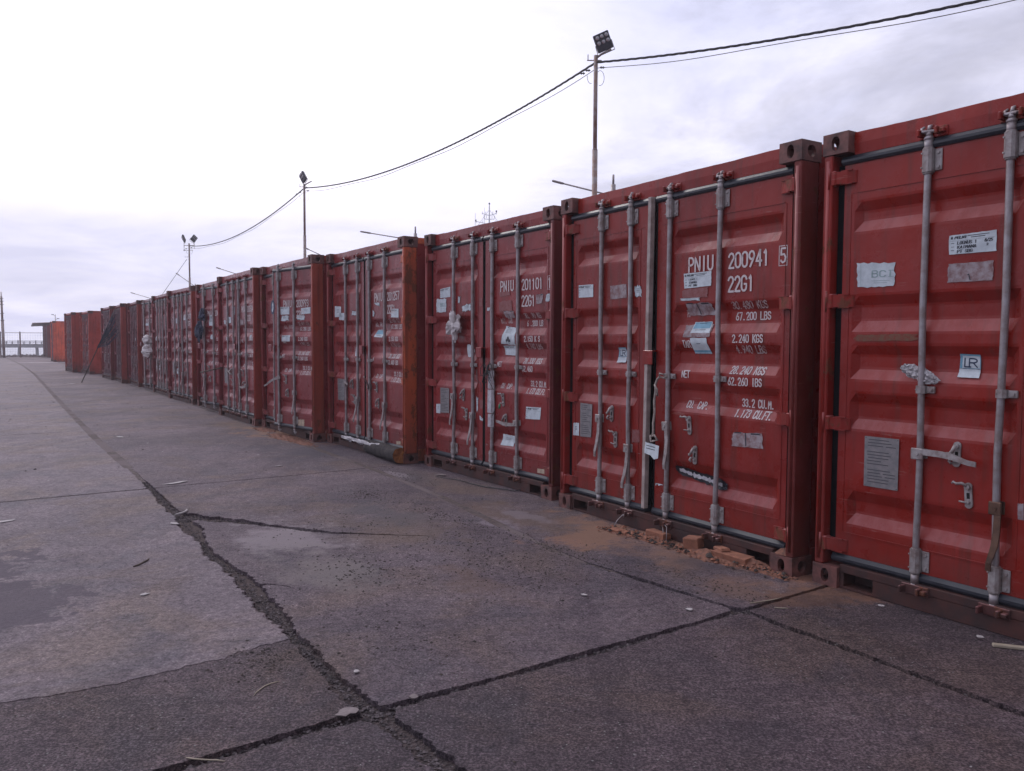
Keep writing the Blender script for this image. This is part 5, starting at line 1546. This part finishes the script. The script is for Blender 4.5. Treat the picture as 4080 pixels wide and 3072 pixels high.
for x0, x1, z0, z1 in ((-2.6, -2.6, 22, 25.2), (-.9, -.9, 22.5, 26.2), (0, 2.4, 25.8, 22.5), (0, -2.4, 25.8, 22.5)):
    b = MB(); b.tube([(x0, 0, z0), (x1, 0, z1)], .035, 5); link('stay', b.mesh('stay', 'mast_white'), SMs)

# ------------------------------------------------------------------ floodlight poles, cables, street lamps
def floodlight_mesh(six=True):
    b = MB()
    w_, h_ = .165, .175
    b.box(-w_, w_, -.03, .035, -h_, h_, 0, .012)
    for i in range(9): b.box(-w_ * .9, w_ * .9, .035, .075, -h_ * .85 + i * h_ * .21, -h_ * .85 + i * h_ * .21 + .006)
    return b.mesh('lamp_body', 'lamp_housing')
FLM = floodlight_mesh()
b = MB()
for i in range(8):
    a0, a1 = 2 * math.pi * i / 8, 2 * math.pi * (i + 1) / 8
b.tube([(0, 0, 0), (0, -.014, 0), (0, -.022, 0)], [.040, .038, .020], 12)
LENSM = b.mesh('lens', 'lens_glass')
def floodlight(pole, loc, rot):
    F_ = link('floodlight', FLM, pole, loc, rot)
    for i in range(3):
        for j in range(2):
            link('lens', LENSM, F_, (-.098 + i * .098, -.0305, .105 - j * .105))
    b = MB(); b.tube([(-.175, 0, -.02), (-.185, .02, -.22), (.185, .02, -.22), (.175, 0, -.02)], .011, 6)
    link('yoke', b.mesh('yoke', 'galvanised_bracket'), F_)
poles = [(1.68, 16.7, 7.24), (-7.76, 30.2, 7.22), (-17.96, 44.9, 6.78), (13.5, 4.0, 6.45)]
plabels = ['rusty pole topped by a single large floodlight, nearest in the picture', 'slim floodlight pole in the middle of the cable run', 'farthest floodlight pole, carrying two small floodlights side by side', 'floodlight pole at the near end of the overhead cables']
for i, (x, y, h_) in enumerate(poles):
    p = thing('floodlight_pole', plabels[i], 'floodlight pole', (x, y, 0), 0, 'floodlight poles behind the containers')
    b = MB(); b.tube([(0, 0, 0), (0, 0, h_ - 1.9)], .055, 12); b.tube([(0, 0, h_ - 1.9), (0, 0, h_ - 1.88)], [.058, .045], 12)
    link('lower_tube', b.mesh('lower_tube', 'pole_steel'), p)
    b = MB(); b.tube([(0, 0, h_ - 1.88), (0, 0, h_)], .042, 12); link('upper_tube', b.mesh('upper_tube', 'pole_steel'), p)
    if i != 2:
        floodlight(p, (.13 if i != 1 else -.02, -.12, h_ + .23), (R(16), R(-25), R(4 if i != 1 else -52)))
        b = MB(); b.tube([(0, 0, h_ - .06), (.10, -.06, h_ + .0), (.30, -.08, h_ + .10)], .022, 7); b.tube([(-.18, 0, h_ - .10), (.12, 0, h_ - .10)], .012, 6); b.tube([(-.16, 0, h_ - .10), (-.16, 0, h_ + .02)], .010, 6)
        link('mounting_arm', b.mesh('mounting_arm', 'galvanised_bracket'), p)
    else:
        floodlight(p, (-.28, -.08, h_ + .25), (R(20), R(-18), R(-62)))
        floodlight(p, (.30, -.06, h_ + .25), (R(20), R(30), R(70)))
        b = MB(); b.tube([(-.30, 0, h_ - .12), (.30, 0, h_ - .12)], .018, 6)
        for sx in (-.28, .28): b.tube([(sx, 0, h_ - .30), (sx, 0, h_ + .06)], .014, 6)
        link('crossarm', b.mesh('crossarm', 'galvanised_bracket'), p)
        for x0, x1, zz_ in ((-.33, .20, .40), (-.26, .06, .75)):
            b = MB(); b.tube([(x0, 0, h_ - zz_), (x1, 0, h_ - zz_)], .012, 6); link('crossarm', b.mesh('crossarm', 'galvanised_bracket'), p)
    for (dx, dz) in ((.13, -.24), (-.16, -.30), (-.27, -.36)):
        b = MB(); b.tube([(dx - .035, 0, h_ + dz), (dx - .012, 0, h_ + dz)], [.018, .030], 8); b.tube([(dx + .012, 0, h_ + dz), (dx + .035, 0, h_ + dz)], [.030, .018], 8); b.tube([(dx - .05, 0, h_ + dz), (dx + .05, 0, h_ + dz)], .012, 6)
        link('insulator', b.mesh('insulator', 'porcelain_dark'), p)
    b = MB(); ringp = [(.09 + .085 * math.cos(t_ * .35 - 1.8), .01, h_ - .40 + .15 * math.sin(t_ * .35 - 1.8) - .05) for t_ in range(13)]
    b.tube(ringp, .005, 5); ringp = [(-.10 + .07 * math.cos(3.0 + t_ * .25), .01, h_ - .42 + .14 * math.sin(3.0 + t_ * .25)) for t_ in range(9)]; b.tube(ringp, .005, 5)
    link('jumper_wire', b.mesh('jumper_wire', 'cable_grey'), p)
def span(a, c, sag, r_, mat, name, label, twist=0, jit=0.0):
    a = Vector(a); c = Vector(c); n = 60; b = MB()
    strands = [0, 2.1, 4.2] if twist else [None]
    side = (c - a).cross(Vector((0, 0, 1))).normalized()
    for ph in strands:
        pts = []
        m = n * (5 if twist else 1)
        for i in range(m + 1):
            f = i / m; p = a.lerp(c, f); p.z -= 4 * sag * f * (1 - f) + jit * math.sin(f * 23)
            if ph is not None:
                q_ = f * twist * 2 * math.pi + ph
                off = r_ * 1.05
                p = p + side * math.cos(q_) * off + Vector((0, 0, 1)) * math.sin(q_) * off
            pts.append(p)
        b.tube(pts, r_, 6)
    return thing(name, label, 'cable', (0, 0, 0), 0, 'overhead cables strung from pole to pole', b.mesh(name, mat))
tops = [Vector(p) for p in poles]
seg = [(3, 0, .60, 'running off the top right of the picture'), (0, 1, .58, 'hanging between the nearest and the middle pole'), (1, 2, .62, 'hanging between the middle and the farthest pole')]
for i, j, sg, lab in seg:
    span(tops[i] + Vector((0, 0, -.14)), tops[j] + Vector((0, 0, -.14)), sg, .0115, 'cable_black', 'power_cable', 'thick twisted black cable ' + lab, twist=26)
    span(tops[i] + Vector((0, 0, -.27)), tops[j] + Vector((0, 0, -.27)), sg * .92, .0065, 'cable_grey', 'support_wire', 'thin grey wire ' + lab, 0, .02)
b = MB(); b.tube([(-18.1, 44.9, 5.9), (-21.0, 46.0, 2.6)], .012, 5)
thing('guy_wire', 'thin guy wire slanting down from the farthest floodlight pole', 'wire', (0, 0, 0), 0, None, b.mesh('guy_wire', 'cable_grey'))
lamps = [((3.09, 25.0, 6.55), (1.20, 25.0, 6.36), 5.90, 'grey street lamp arm reaching left from behind the nearest floodlight pole'),
         ((-4.28, 35.6, 6.44), (-6.71, 35.6, 6.22), 5.83, 'grey street lamp arm over the containers numbered 201257 and 201101'),
         ((-9.4, 42.0, 5.9), (-10.87, 42.0, 6.27), 5.6, 'short street lamp arm crossing the foot of the middle floodlight pole'),
         ((-16.9, 50.0, 5.6), (-18.35, 50.0, 5.92), 5.45, 'street lamp arm between the middle and the farthest floodlight poles'),
         ((-23.6, 60.0, 5.6), (-25.02, 60.0, 6.40), 5.40, 'street lamp arm crossing the foot of the farthest floodlight pole'),
         ((-31.0, 70.0, 5.0), (-33.16, 70.0, 5.53), 4.90, 'street lamp arm farthest left above the row of containers')]
for top, tip, zr, lab in lamps:
    p = thing('street_lamp', lab, 'street lamp', (top[0], top[1], 0), 0, 'street lamps behind the containers')
    b = MB(); b.tube([(0, 0, 0), (0, 0, top[2] - .30)], .075, 10); link('post', b.mesh('post', 'galvanised_steel'), p)
    b = MB(); b.tube([(0, 0, top[2] - .30), (0, 0, top[2])], .035, 8); link('spigot', b.mesh('spigot', 'galvanised_steel'), p)
    dx, dy, dz = tip[0] - top[0], tip[1] - top[1], tip[2]
    b = MB(); b.tube([(0, 0, zr), (dx * .82, dy * .82, zr + (dz - zr) * .82)], .024, 8); link('arm', b.mesh('arm', 'galvanised_steel'), p)
    b = MB()
    a_ = Vector((dx * .80, dy * .80, zr + (dz - zr) * .80)); e_ = Vector((dx, dy, dz)); dr_ = (e_ - a_)
    b.tube([a_, a_ + dr_ * .15, a_ + dr_ * .9, e_], [.024, .038, .036, .02], 8)
    link('lamp_head', b.mesh('lamp_head', 'galvanised_bracket'), p)

# ------------------------------------------------------------------ things at the doors
# wooden batten between the doors of the container 200941
b = MB(); b.box(-.017, .017, -.022, .020, 0, 2.28, 0, .003)
p0 = CW(2, 1.072, .030, .175)
bt = thing('wooden_batten', 'long pale wooden batten wedged upright between two container doors', 'batten', tuple(p0), R(-58.55), None, b.mesh('wooden_batten', 'wood_batten'))
bt.rotation_euler = (0, R(0.9), R(-58.55))
# rope hanging from the lock rod
def path3(k, pts, door=None): return [CW(k, *p, door) for p in pts]
b = MB()
b.tube(path3(2, [(1.25, .00, 1.16), (1.215, .01, 1.14), (1.195, .01, 1.10), (1.20, .01, 1.06), (1.185, .01, .98), (1.19, .012, .90), (1.175, .012, .82), (1.18, .01, .75), (1.165, .01, .72)]), .0085, 7)
b.tube(path3(2, [(1.295, .005, 1.175), (1.27, -.02, 1.185), (1.25, .0, 1.16), (1.275, .02, 1.15), (1.31, .01, 1.165)]), .007, 6)
b.tube(path3(2, [(1.195, .0, 1.10), (1.225, .0, 1.07), (1.22, .01, 1.02), (1.205, .01, 1.04)]), .006, 6)
b.tube(path3(2, [(1.165, .01, .72), (1.20, .0, .735), (1.225, .01, .70), (1.19, .0, .69), (1.155, .01, .68), (1.16, .0, .73)]), .008, 6)
thing('rope', 'frayed pale rope knotted to a lock rod beside the wooden batten', 'rope', (0, 0, 0), 0, None, b.mesh('rope', 'rope_fibre'))
# paper caught in the gap
b = MB()
pp = [(1.087, .012, .690), (1.10, .008, .672), (1.175, -.004, .672), (1.262, -.008, .662), (1.256, -.012, .572), (1.215, -.012, .560), (1.17, -.008, .585), (1.088, .006, .590)]
v_ = path3(2, pp); v2 = [q_ + (CW(2, 0, .002, 0) - CW(2, 0, 0, 0)) for q_ in v_]; n = len(v_)
b.add(v_ + v2, [tuple(range(n)), tuple(range(n, 2 * n))[::-1]] + [(i, (i + 1) % n, n + (i + 1) % n, n + i) for i in range(n)], 0)
for i in range(2):
    a_ = [(1.12, -.0035, .655 - i * .02), (1.22, -.0095, .650 - i * .02), (1.22, -.0095, .645 - i * .02), (1.12, -.0035, .650 - i * .02)]; b.add(path3(2, a_), [(0, 1, 2, 3)], 1)
thing('loose_paper', 'white torn paper caught in the gap between the doors below the rope', 'paper', (0, 0, 0), 0, None, b.mesh('loose_paper', ['sticker_white', 'printing_ink']))
def wad(name, label, cat, k, u0, u1, z0, z1, y, mat, seed, depth=.06, door=None, n=9, amp=.35):
    """crumpled bag or cloth: lumpy shell pressed against the rods"""
    b = MB(); nu, nv = 22, 18; vs = []
    cu, cz = (u0 + u1) / 2, (z0 + z1) / 2; au, az = (u1 - u0) / 2, (z1 - z0) / 2
    for j in range(nv + 1):
        th = math.pi * j / nv
        for i in range(nu):
            ph = 2 * math.pi * i / nu
            d_ = Vector((math.sin(th) * math.cos(ph), math.sin(th) * math.sin(ph), math.cos(th)))
            m_ = 1 + amp * mnoise.noise(d_ * 1.6 + Vector((seed, 0, 0))) + amp * .5 * mnoise.noise(d_ * 5 + Vector((0, seed, 0))) + amp * .35 * abs(mnoise.noise(d_ * 11 + Vector((0, 0, seed))))
            vs.append(CW(k, cu + au * d_.x * m_, y + depth * d_.y * m_, cz + az * d_.z * m_, door))
    fs = [(j * nu + i, j * nu + (i + 1) % nu, (j + 1) * nu + (i + 1) % nu, (j + 1) * nu + i) for j in range(nv) for i in range(nu)]
    b.add(vs, fs, 0, False)
    return thing(name, label, cat, (0, 0, 0), 0, None, b.mesh(name, mat))
wad('plastic_bag', 'crumpled white plastic bag tied to the first lock rod of the container 201101', 'bag', 3, .60, .80, 1.46, 1.70, -.01, 'white_sack', 2.0, .045, amp=.8)
b = MB(); nu_, nv_ = 26, 12; vs = []
for i in range(nu_ + 1):
    for j in range(nv_ + 1):
        a_, c_ = i / nu_, j / nv_ - .5
        w_ = .075 * math.sin(math.pi * (a_ * .92 + .05)) ** .6 * (1 + .35 * mnoise.noise(Vector((a_ * 6, 1, 1))))
        cr_ = abs(mnoise.noise(Vector((a_ * 9, c_ * 5, 3)))) + .6 * abs(mnoise.noise(Vector((a_ * 26, c_ * 14, 6))))
        vs.append(CW(1, .49 + .20 * a_ + .02 * c_, .050 - .035 * cr_, 1.283 - .075 * a_ + c_ * w_ + .008 * mnoise.noise(Vector((a_ * 12, c_ * 8, 9)))))
b.add(vs, [(i * (nv_ + 1) + j, i * (nv_ + 1) + j + 1, (i + 1) * (nv_ + 1) + j + 1, (i + 1) * (nv_ + 1) + j) for i in range(nu_) for j in range(nv_)], 0)
thing('plastic_wrap', 'clear crinkled plastic wrap tucked behind the lock rod near the right edge', 'wrapper', (0, 0, 0), 0, None, b.mesh('plastic_wrap', 'plastic_film'))
wad('white_sack', 'upper white sack bulging from a half open container door', 'sack', 10, 1.62, 2.02, 1.28, 1.55, -.02, 'white_sack', 9.0, .10, 'R')
wad('white_sack', 'lower and bigger white sack bulging from a half open container door', 'sack', 10, 1.60, 2.08, .93, 1.30, -.02, 'white_sack', 12.0, .13, 'R')
wad('blue_cloth', 'dark blue cloth draped over the lock rods of a half open door', 'cloth', 7, 1.16, 1.40, 1.42, 1.74, -.03, 'dark_cloth', 4.0, .06, 'R', amp=.6)
wad('blue_cloth', 'dark blue rag stuffed behind a rod above the draped cloth', 'cloth', 7, 1.30, 1.50, 1.80, 2.02, -.01, 'dark_cloth', 6.0, .04, 'R', amp=.6)
# grey tape wrapped over the third rod of 201101
b = MB()
for (z0, z1, w_) in ((.94, 1.12, .040), (.70, .93, .048), (.56, .69, .040)):
    u_ = 1.365
    pr = [(u_ - w_, .045), (u_ - w_ * .8, .018), (u_ - .01, .010), (u_ + w_ * .7, .016), (u_ + w_, .045)]
    v_ = [CW(3, a_, c_, z0) for a_, c_ in pr] + [CW(3, a_ + .004, c_, z1) for a_, c_ in pr]
    b.add(v_, [(i, i + 1, 6 + i, 5 + i) for i in range(4)], 0)
rt = random.Random(9)
for i in range(12):
    a0 = Vector((1.34 + rt.uniform(-.05, .07), rt.uniform(-.02, .02), 1.17 + rt.uniform(-.04, .05)))
    pts = [a0]
    for j in range(5): pts.append(pts[-1] + Vector((rt.uniform(-.045, .045), rt.uniform(-.015, .012), rt.uniform(-.07, .02))))
    b.tube([CW(3, *p_) for p_ in pts], .0035, 5, 1)
thing('tape_wrapping', 'grey tape and dark wires bundled round the third lock rod of container 201101', 'tape', (0, 0, 0), 0, None, b.mesh('tape_wrapping', ['silver_tape', 'cable_black']))
b = MB(); b.tube(path3(3, [(1.60, -.01, .80), (1.605, -.02, .76)]), .010, 7)
thing('security_seal', 'small green plastic seal on a handle catch of container 201101', 'seal', (0, 0, 0), 0, None, b.mesh('security_seal', 'green_plastic'))
b = MB(); b.tube(path3(3, [(1.50, -.01, .98), (1.53, -.03, .90), (1.52, -.02, .82), (1.54, -.03, .74), (1.48, -.02, .68)]), .0035, 5)
b.tube(path3(3, [(1.15, .0, 1.12), (1.19, -.02, 1.02), (1.25, -.01, .98), (1.27, -.02, .90)]), .003, 5)
thing('tie_wire', 'thin pale tie wires dangling by the tape wrapped rod', 'wire', (0, 0, 0), 0, None, b.mesh('tie_wire', 'cable_grey'))
# wire tails under the rods of 200941
b = MB()
b.tube(path3(2, [(.885, .0, .10), (.87, -.02, .085), (.855, -.05, .05), (.85, -.08, .006)]), .0035, 5); b.tube(path3(2, [(.88, .0, .10), (.90, -.03, .075), (.90, -.03, .105)]), .0035, 5)
thing('wire_tail', 'curled wire end under the second lock rod left of the wooden batten', 'wire', (0, 0, 0), 0, None, b.mesh('wire_tail', 'galvanised_steel'))
b = MB()
b.tube(path3(2, [(1.30, .0, .09), (1.33, -.02, .085), (1.355, -.04, .05), (1.36, -.05, .006)]), .003, 5); b.tube(path3(2, [(1.30, .0, .09), (1.34, -.02, .11), (1.38, -.03, .10), (1.42, -.07, .004)]), .003, 5)
thing('wire_tail', 'bent wire ends under the middle lock rod of the container with the batten', 'wire', (0, 0, 0), 0, None, b.mesh('wire_tail', 'galvanised_steel'))
b = MB()
b.tube([(-.42, 7.87, .008), (-.25, 7.66, .008), (-.05, 7.52, .012), (.03, 7.44, .01), (.12, 7.52, .02), (.25, 7.62, .16)], .005, 5)
b.tube([(-.42, 7.87, .010), (-.55, 8.05, .008), (-.78, 8.25, .008)], .004, 5)
thing('thin_wire', 'thin dark wire lying on the ground before the container 201101', 'wire', (0, 0, 0), 0, None, b.mesh('thin_wire', 'cable_black'))
# plastic sheet along the sill and the log below it
b = MB(); n, m = 46, 7; vs = []
for i in range(n + 1):
    u_ = .64 + 1.62 * i / n
    for j in range(m + 1):
        a_ = j / m * 4.2
        rr_ = .022 + .018 * mnoise.noise(Vector((u_ * 7, j * .8, 2))) + .012 * abs(mnoise.noise(Vector((u_ * 22, j * 1.3, 5))))
        vs.append(CW(4, u_, -.025 - rr_ * math.cos(a_), .125 + rr_ * 1.4 * math.sin(a_)))
b.add(vs, [(i * (m + 1) + j, i * (m + 1) + j + 1, (i + 1) * (m + 1) + j + 1, (i + 1) * (m + 1) + j) for i in range(n) for j in range(m)], 0)
thing('plastic_sheet', 'crumpled clear plastic sheeting stuffed along the foot of container doors', 'plastic sheet', (0, 0, 0), 0, None, b.mesh('plastic_sheet', 'plastic_film'))
lg = thing('log', 'short bark covered log with an orange sawn end lying before the flaking corner post', 'log', (-1.56, 9.62, 0), 0)
A0, B0 = Vector((-.22, .40, .088)), Vector((.28, -.50, .10)); b = MB(); n = 20; m = 16; ax = (B0 - A0)
sd = ax.normalized().cross(Vector((0, 0, 1))).normalized(); up_ = sd.cross(ax.normalized())
vs = []
for j in range(m + 1):
    p = A0.lerp(B0, j / m)
    for i in range(n):
        t_ = 2 * math.pi * i / n; r_ = .088 * (1 + .10 * mnoise.noise(Vector((math.cos(t_) * 2, math.sin(t_) * 2, j * .5))) + .05 * mnoise.noise(Vector((math.cos(t_) * 9, math.sin(t_) * 9, j * 1.1))))
        vs.append(p + sd * math.cos(t_) * r_ + up_ * math.sin(t_) * r_)
b.add(vs, [(j * n + i, j * n + (i + 1) % n, (j + 1) * n + (i + 1) % n, (j + 1) * n + i) for j in range(m) for i in range(n)] + [tuple(range(n))[::-1]], 0, True)
link('bark', b.mesh('bark', 'bark'), lg)
b = MB(); vs = [B0 + ax.normalized() * .004]
for f in (.5, 1.0):
    for i in range(n):
        t_ = 2 * math.pi * i / n; r_ = .089 * f * (1 + .10 * mnoise.noise(Vector((math.cos(t_) * 2, math.sin(t_) * 2, m * .5))))
        vs.append(B0 + sd * math.cos(t_) * r_ + up_ * math.sin(t_) * r_ + ax.normalized() * (.004 + .010 * rt.random()))
b.add(vs, [(0, 1 + i, 1 + (i + 1) % n) for i in range(n)] + [(1 + i, 1 + n + i, 1 + n + (i + 1) % n, 1 + (i + 1) % n) for i in range(n)], 0)
link('sawn_end', b.mesh('sawn_end', 'rotten_wood'), lg)

# bricks
def brick(label, loc, rz, sx, sy, sz, tilt=(0, 0), seed=0):
    r = random.Random(seed); b = MB()
    b.box(-sx / 2, sx / 2, -sy / 2, sy / 2, 0, sz, 0, .004)
    b.v = [(x + r.uniform(-.004, .004), y + r.uniform(-.004, .004), z + r.uniform(-.003, .003)) for x, y, z in b.v]
    o = thing('brick', label, 'brick', loc, 0, 'bricks under the doors', b.mesh('brick', 'brick_clay')); o.rotation_euler = (R(tilt[0]), R(tilt[1]), rz)
brick('half brick standing on edge amid orange dust, below a rod foot', (1.235, 5.36, .02), rowa + .3, .105, .10, .075, (4, -3), 1)
brick('long whole brick in the dust, nearest to the corner casting', (1.42, 5.085, .0), rowa + .10, .265, .10, .055, (2, 2), 2)
brick('flat brick leftmost in the orange dust below the wire ends', (1.045, 5.665, .012), rowa + .12, .16, .09, .045, (-4, 3), 3)
brick('broken brick piece lying on top of the long whole brick', (1.375, 5.17, .052), rowa - .4, .12, .06, .022, (3, -5), 4)
brick('thin sliver of brick at the left end of the dust heap', (.80, 5.86, .0), rowa + .1, .16, .07, .022, (0, 3), 5)
chips = MB(); cq = random.Random(31)
for i in range(420):
    f = cq.random(); base_ = Vector((.72, 5.98, 0)).lerp(Vector((1.66, 4.72, 0)), f)
    off = cq.gauss(0, .05) + .01; x = base_.x + N2.x * off * -1; y = base_.y + N2.y * off * -1
    stone(chips, x, y, .004 + .02 * cq.random(), abs(cq.gauss(.006, .007)) + .003, cq, .7, 0 if cq.random() < .6 else 1)
link('brick_chips', chips.mesh('brick_chips', ['brick_clay', 'dark_crumb']), None, None, None, None, 'broken brick chips and dirt strewn along the sill above the orange dust', kind='stuff')
# dust heap on the casting of 200941
c0 = CW(2, W - .085, .05, .118)
b = MB(); vs = [(0, 0, .045)]; n = 16
for f in (.5, 1.0):
    for i in range(n):
        t_ = 2 * math.pi * i / n; vs.append((.075 * f * math.cos(t_), .05 * f * math.sin(t_), .045 * (1 - f ** 1.6) + .004 * rt.random()))
b.add(vs, [(0, 1 + i, 1 + (i + 1) % n) for i in range(n)] + [(1 + i, 1 + n + i, 1 + n + (i + 1) % n, 1 + (i + 1) % n) for i in range(n)], 0, True)
o = link('dust_on_casting', b.mesh('dust_on_casting', 'rust_dust'), None, tuple(c0), (0, 0, R(-58)), None, 'small heap of orange dust on the bottom casting above the bricks', kind='stuff')
# lath at the right edge and other sticks
b = MB(); b.box(-.19, .19, -.014, .014, 0, .014, 0, .003)
o = thing('wooden_lath', 'pale flat lath on the ground at the right edge of the picture', 'stick', (2.42, 3.60, .001), math.atan2(-.11, .10) + .5, None, b.mesh('wooden_lath', 'wood_stick'))
def twig(label, s0, t0, s1, t1, r_, mat='twig', bend=.02, seed=1):
    r = random.Random(seed); b = MB(); a_ = Vector((*ST(s0, t0), r_)); c_ = Vector((*ST(s1, t1), r_)); pr_ = (c_ - a_).cross(Vector((0, 0, 1))).normalized()
    pts = [a_.lerp(c_, f / 5) + pr_ * bend * math.sin(f / 5 * math.pi) + pr_ * r.uniform(-.004, .004) for f in range(6)]
    pts = [(p.x, p.y, r_ + .001) for p in pts]
    b.tube(pts, [r_ * .6] + [r_] * 4 + [r_ * .5], 6); thing('twig', label, 'twig', (0, 0, 0), 0, 'twigs lying on the slabs', b.mesh('twig', mat))
twig('pale curved twig on the dark slab at lower left', -3.20, 1.08, -3.12, .95, .0022, 'wood_stick', .02, 1)
twig('forked dark twig on the smooth slab left of the wide crack', -5.35, .90, -5.50, 1.02, .006, 'twig', .02, 2)
twig('pale straw lying along the joint by the nearest corner casting', -2.74, 3.50, -2.70, 3.72, .0032, 'wood_stick', .005, 3)
twig('short pale twig at the crossing of the joints', -2.62, 3.55, -2.57, 3.60, .003, 'wood_stick', .003, 4)
twig('white curved strip standing out of the junction of the cracks', -6.75, 1.45, -6.92, 1.58, .009, 'litter_paper', .03, 5)
twig('pale dry twig across the joint at the bottom edge', -2.78, .62, -2.68, .72, .0025, 'wood_stick', .006, 6)
def scrap(label, s, t_, w_, h_, seed, mat='litter_paper', z=.0075, name='paper_scrap', cat='litter'):
    r = random.Random(seed); x, y = ST(s, t_); n = 12; b = MB()
    vs = [(w_ * math.cos(6.283 * i / n) * r.uniform(.6, 1.1), h_ * math.sin(6.283 * i / n) * r.uniform(.6, 1.1), z + r.uniform(0, .004)) for i in range(n)]
    v2 = [(a_, c_, z - .0015) for a_, c_, d_ in vs]
    b.add(vs + v2, [tuple(range(n)), tuple(range(n, 2 * n))[::-1]] + [(i, (i + 1) % n, n + (i + 1) % n, n + i) for i in range(n)])
    thing(name, label, cat, (x, y, 0), math.atan2(D2.y, D2.x) + r.uniform(-.4, .4), None, b.mesh(name, mat))
scrap('large pale flattened sheet on the ground at the left edge', -7.22, .20, .055, .20, 1)
scrap('long white flake beside the wide crack where the cross joint meets', -8.30, 1.80, .035, .15, 2)
scrap('white scrap beside the farther stretch of the long crack', -12.7, 2.0, .12, .035, 3)
scrap('small white oval scrap on the smooth slab', -4.72, .85, .018, .03, 4)
scrap('white scrap on the slab before the container 201257', -8.8, 3.0, .02, .05, 5)
scrap('white scrap near the foot of the leaning pole', -29.0, 3.2, .12, .12, 6)
scrap('pale pebble like scrap beside the crack at lower centre', -3.10, 1.38, .015, .018, 7)
scrap('pale flake of mortar lying inside the junction of the cracks', -6.45, 1.38, .05, .03, 8)
scrap('pale chip beside the joint before the container 200941', -3.35, 2.85, .022, .015, 9)
scrap('pale chip lying left of the joint crossing near the door sill', -2.85, 3.15, .02, .02, 10)
scrap('white crumpled scrap beside the forklift slot of the nearest container', -2.30, 4.02, .02, .014, 11, z=.015)
scrap('white crumpled scrap at the sill of the nearest container', -1.78, 3.98, .02, .014, 12, z=.015)
scrap('pale flat stone by the forklift slot of container 201101', -7.25, 4.20, .075, .04, 13, 'rock', .012)
scrap('pale mortar lump by the crossing in the lower left', -2.78, 1.20, .035, .05, 14, 'rock', .006)
scrap('pale angular mortar lump right of the crossing, lower left', -2.74, 1.46, .020, .022, 15, 'rock', .012)
# leaning pole with a dark net
b = MB(); b.tube([(-14.18, 26.4, 0), (-13.62, 26.45, 1.2), (-13.10, 26.58, 2.42)], .016, 7)
thing('leaning_pole', 'thin pole leaning from the ground against a far container', 'pole', (0, 0, 0), 0, None, b.mesh('leaning_pole', 'twig'))
b = MB(); rn_ = random.Random(4)
tip_, low_ = Vector((-13.12, 26.56, 2.38)), Vector((-13.66, 26.42, 1.12))
for i in range(26):
    f = i / 25
    a_ = tip_.lerp(CW(12, 1.9, -.02, 1.55), f) + Vector((rn_.uniform(-.03, .03), rn_.uniform(-.05, .0), rn_.uniform(-.04, .04)))
    e_ = low_.lerp(tip_, .10 * rn_.random()) + Vector((0, 0, rn_.uniform(-.04, .04)))
    m_ = a_.lerp(e_, .5) + Vector((rn_.uniform(-.04, .04), rn_.uniform(-.06, .02), -.10 * rn_.random() - .05 * f))
    b.tube([a_, m_, e_], [.008, .010, .005], 5)
thing('hanging_net', 'dark net draped from the leaning pole over container doors', 'net', (0, 0, 0), 0, None, b.mesh('hanging_net', 'dark_cloth'))
# broom stick lodged between 200504 and its neighbour
b = MB(); b.tube([CW(6, -.30, -.25, .80), CW(6, .35, -.02, .90)], .014, 7)
thing('wooden_stick', 'brown stick poking out low between two far containers', 'stick', (0, 0, 0), 0, None, b.mesh('wooden_stick', 'twig'))

# ------------------------------------------------------------------ sea haze
b = MB(); b.box(-150, 60, -25, 176, -2.9, 27.5)
hz = bpy.data.materials.new('sea_haze'); hz.use_nodes = True
ht = hz.node_tree; ht.nodes.clear()
ho = ht.nodes.new('ShaderNodeOutputMaterial'); hv = ht.nodes.new('ShaderNodeVolumePrincipled')
hv.inputs['Color'].default_value = (0.95, 0.93, 1.0, 1)
hv.inputs['Density'].default_value = 0.0020
hv.inputs['Anisotropy'].default_value = 0.2
ht.links.new(hv.outputs[0], ho.inputs['Volume'])
link('haze', b.mesh('haze', hz), None, None, None, None, 'thin pale sea haze over the whole yard', kind='stuff')
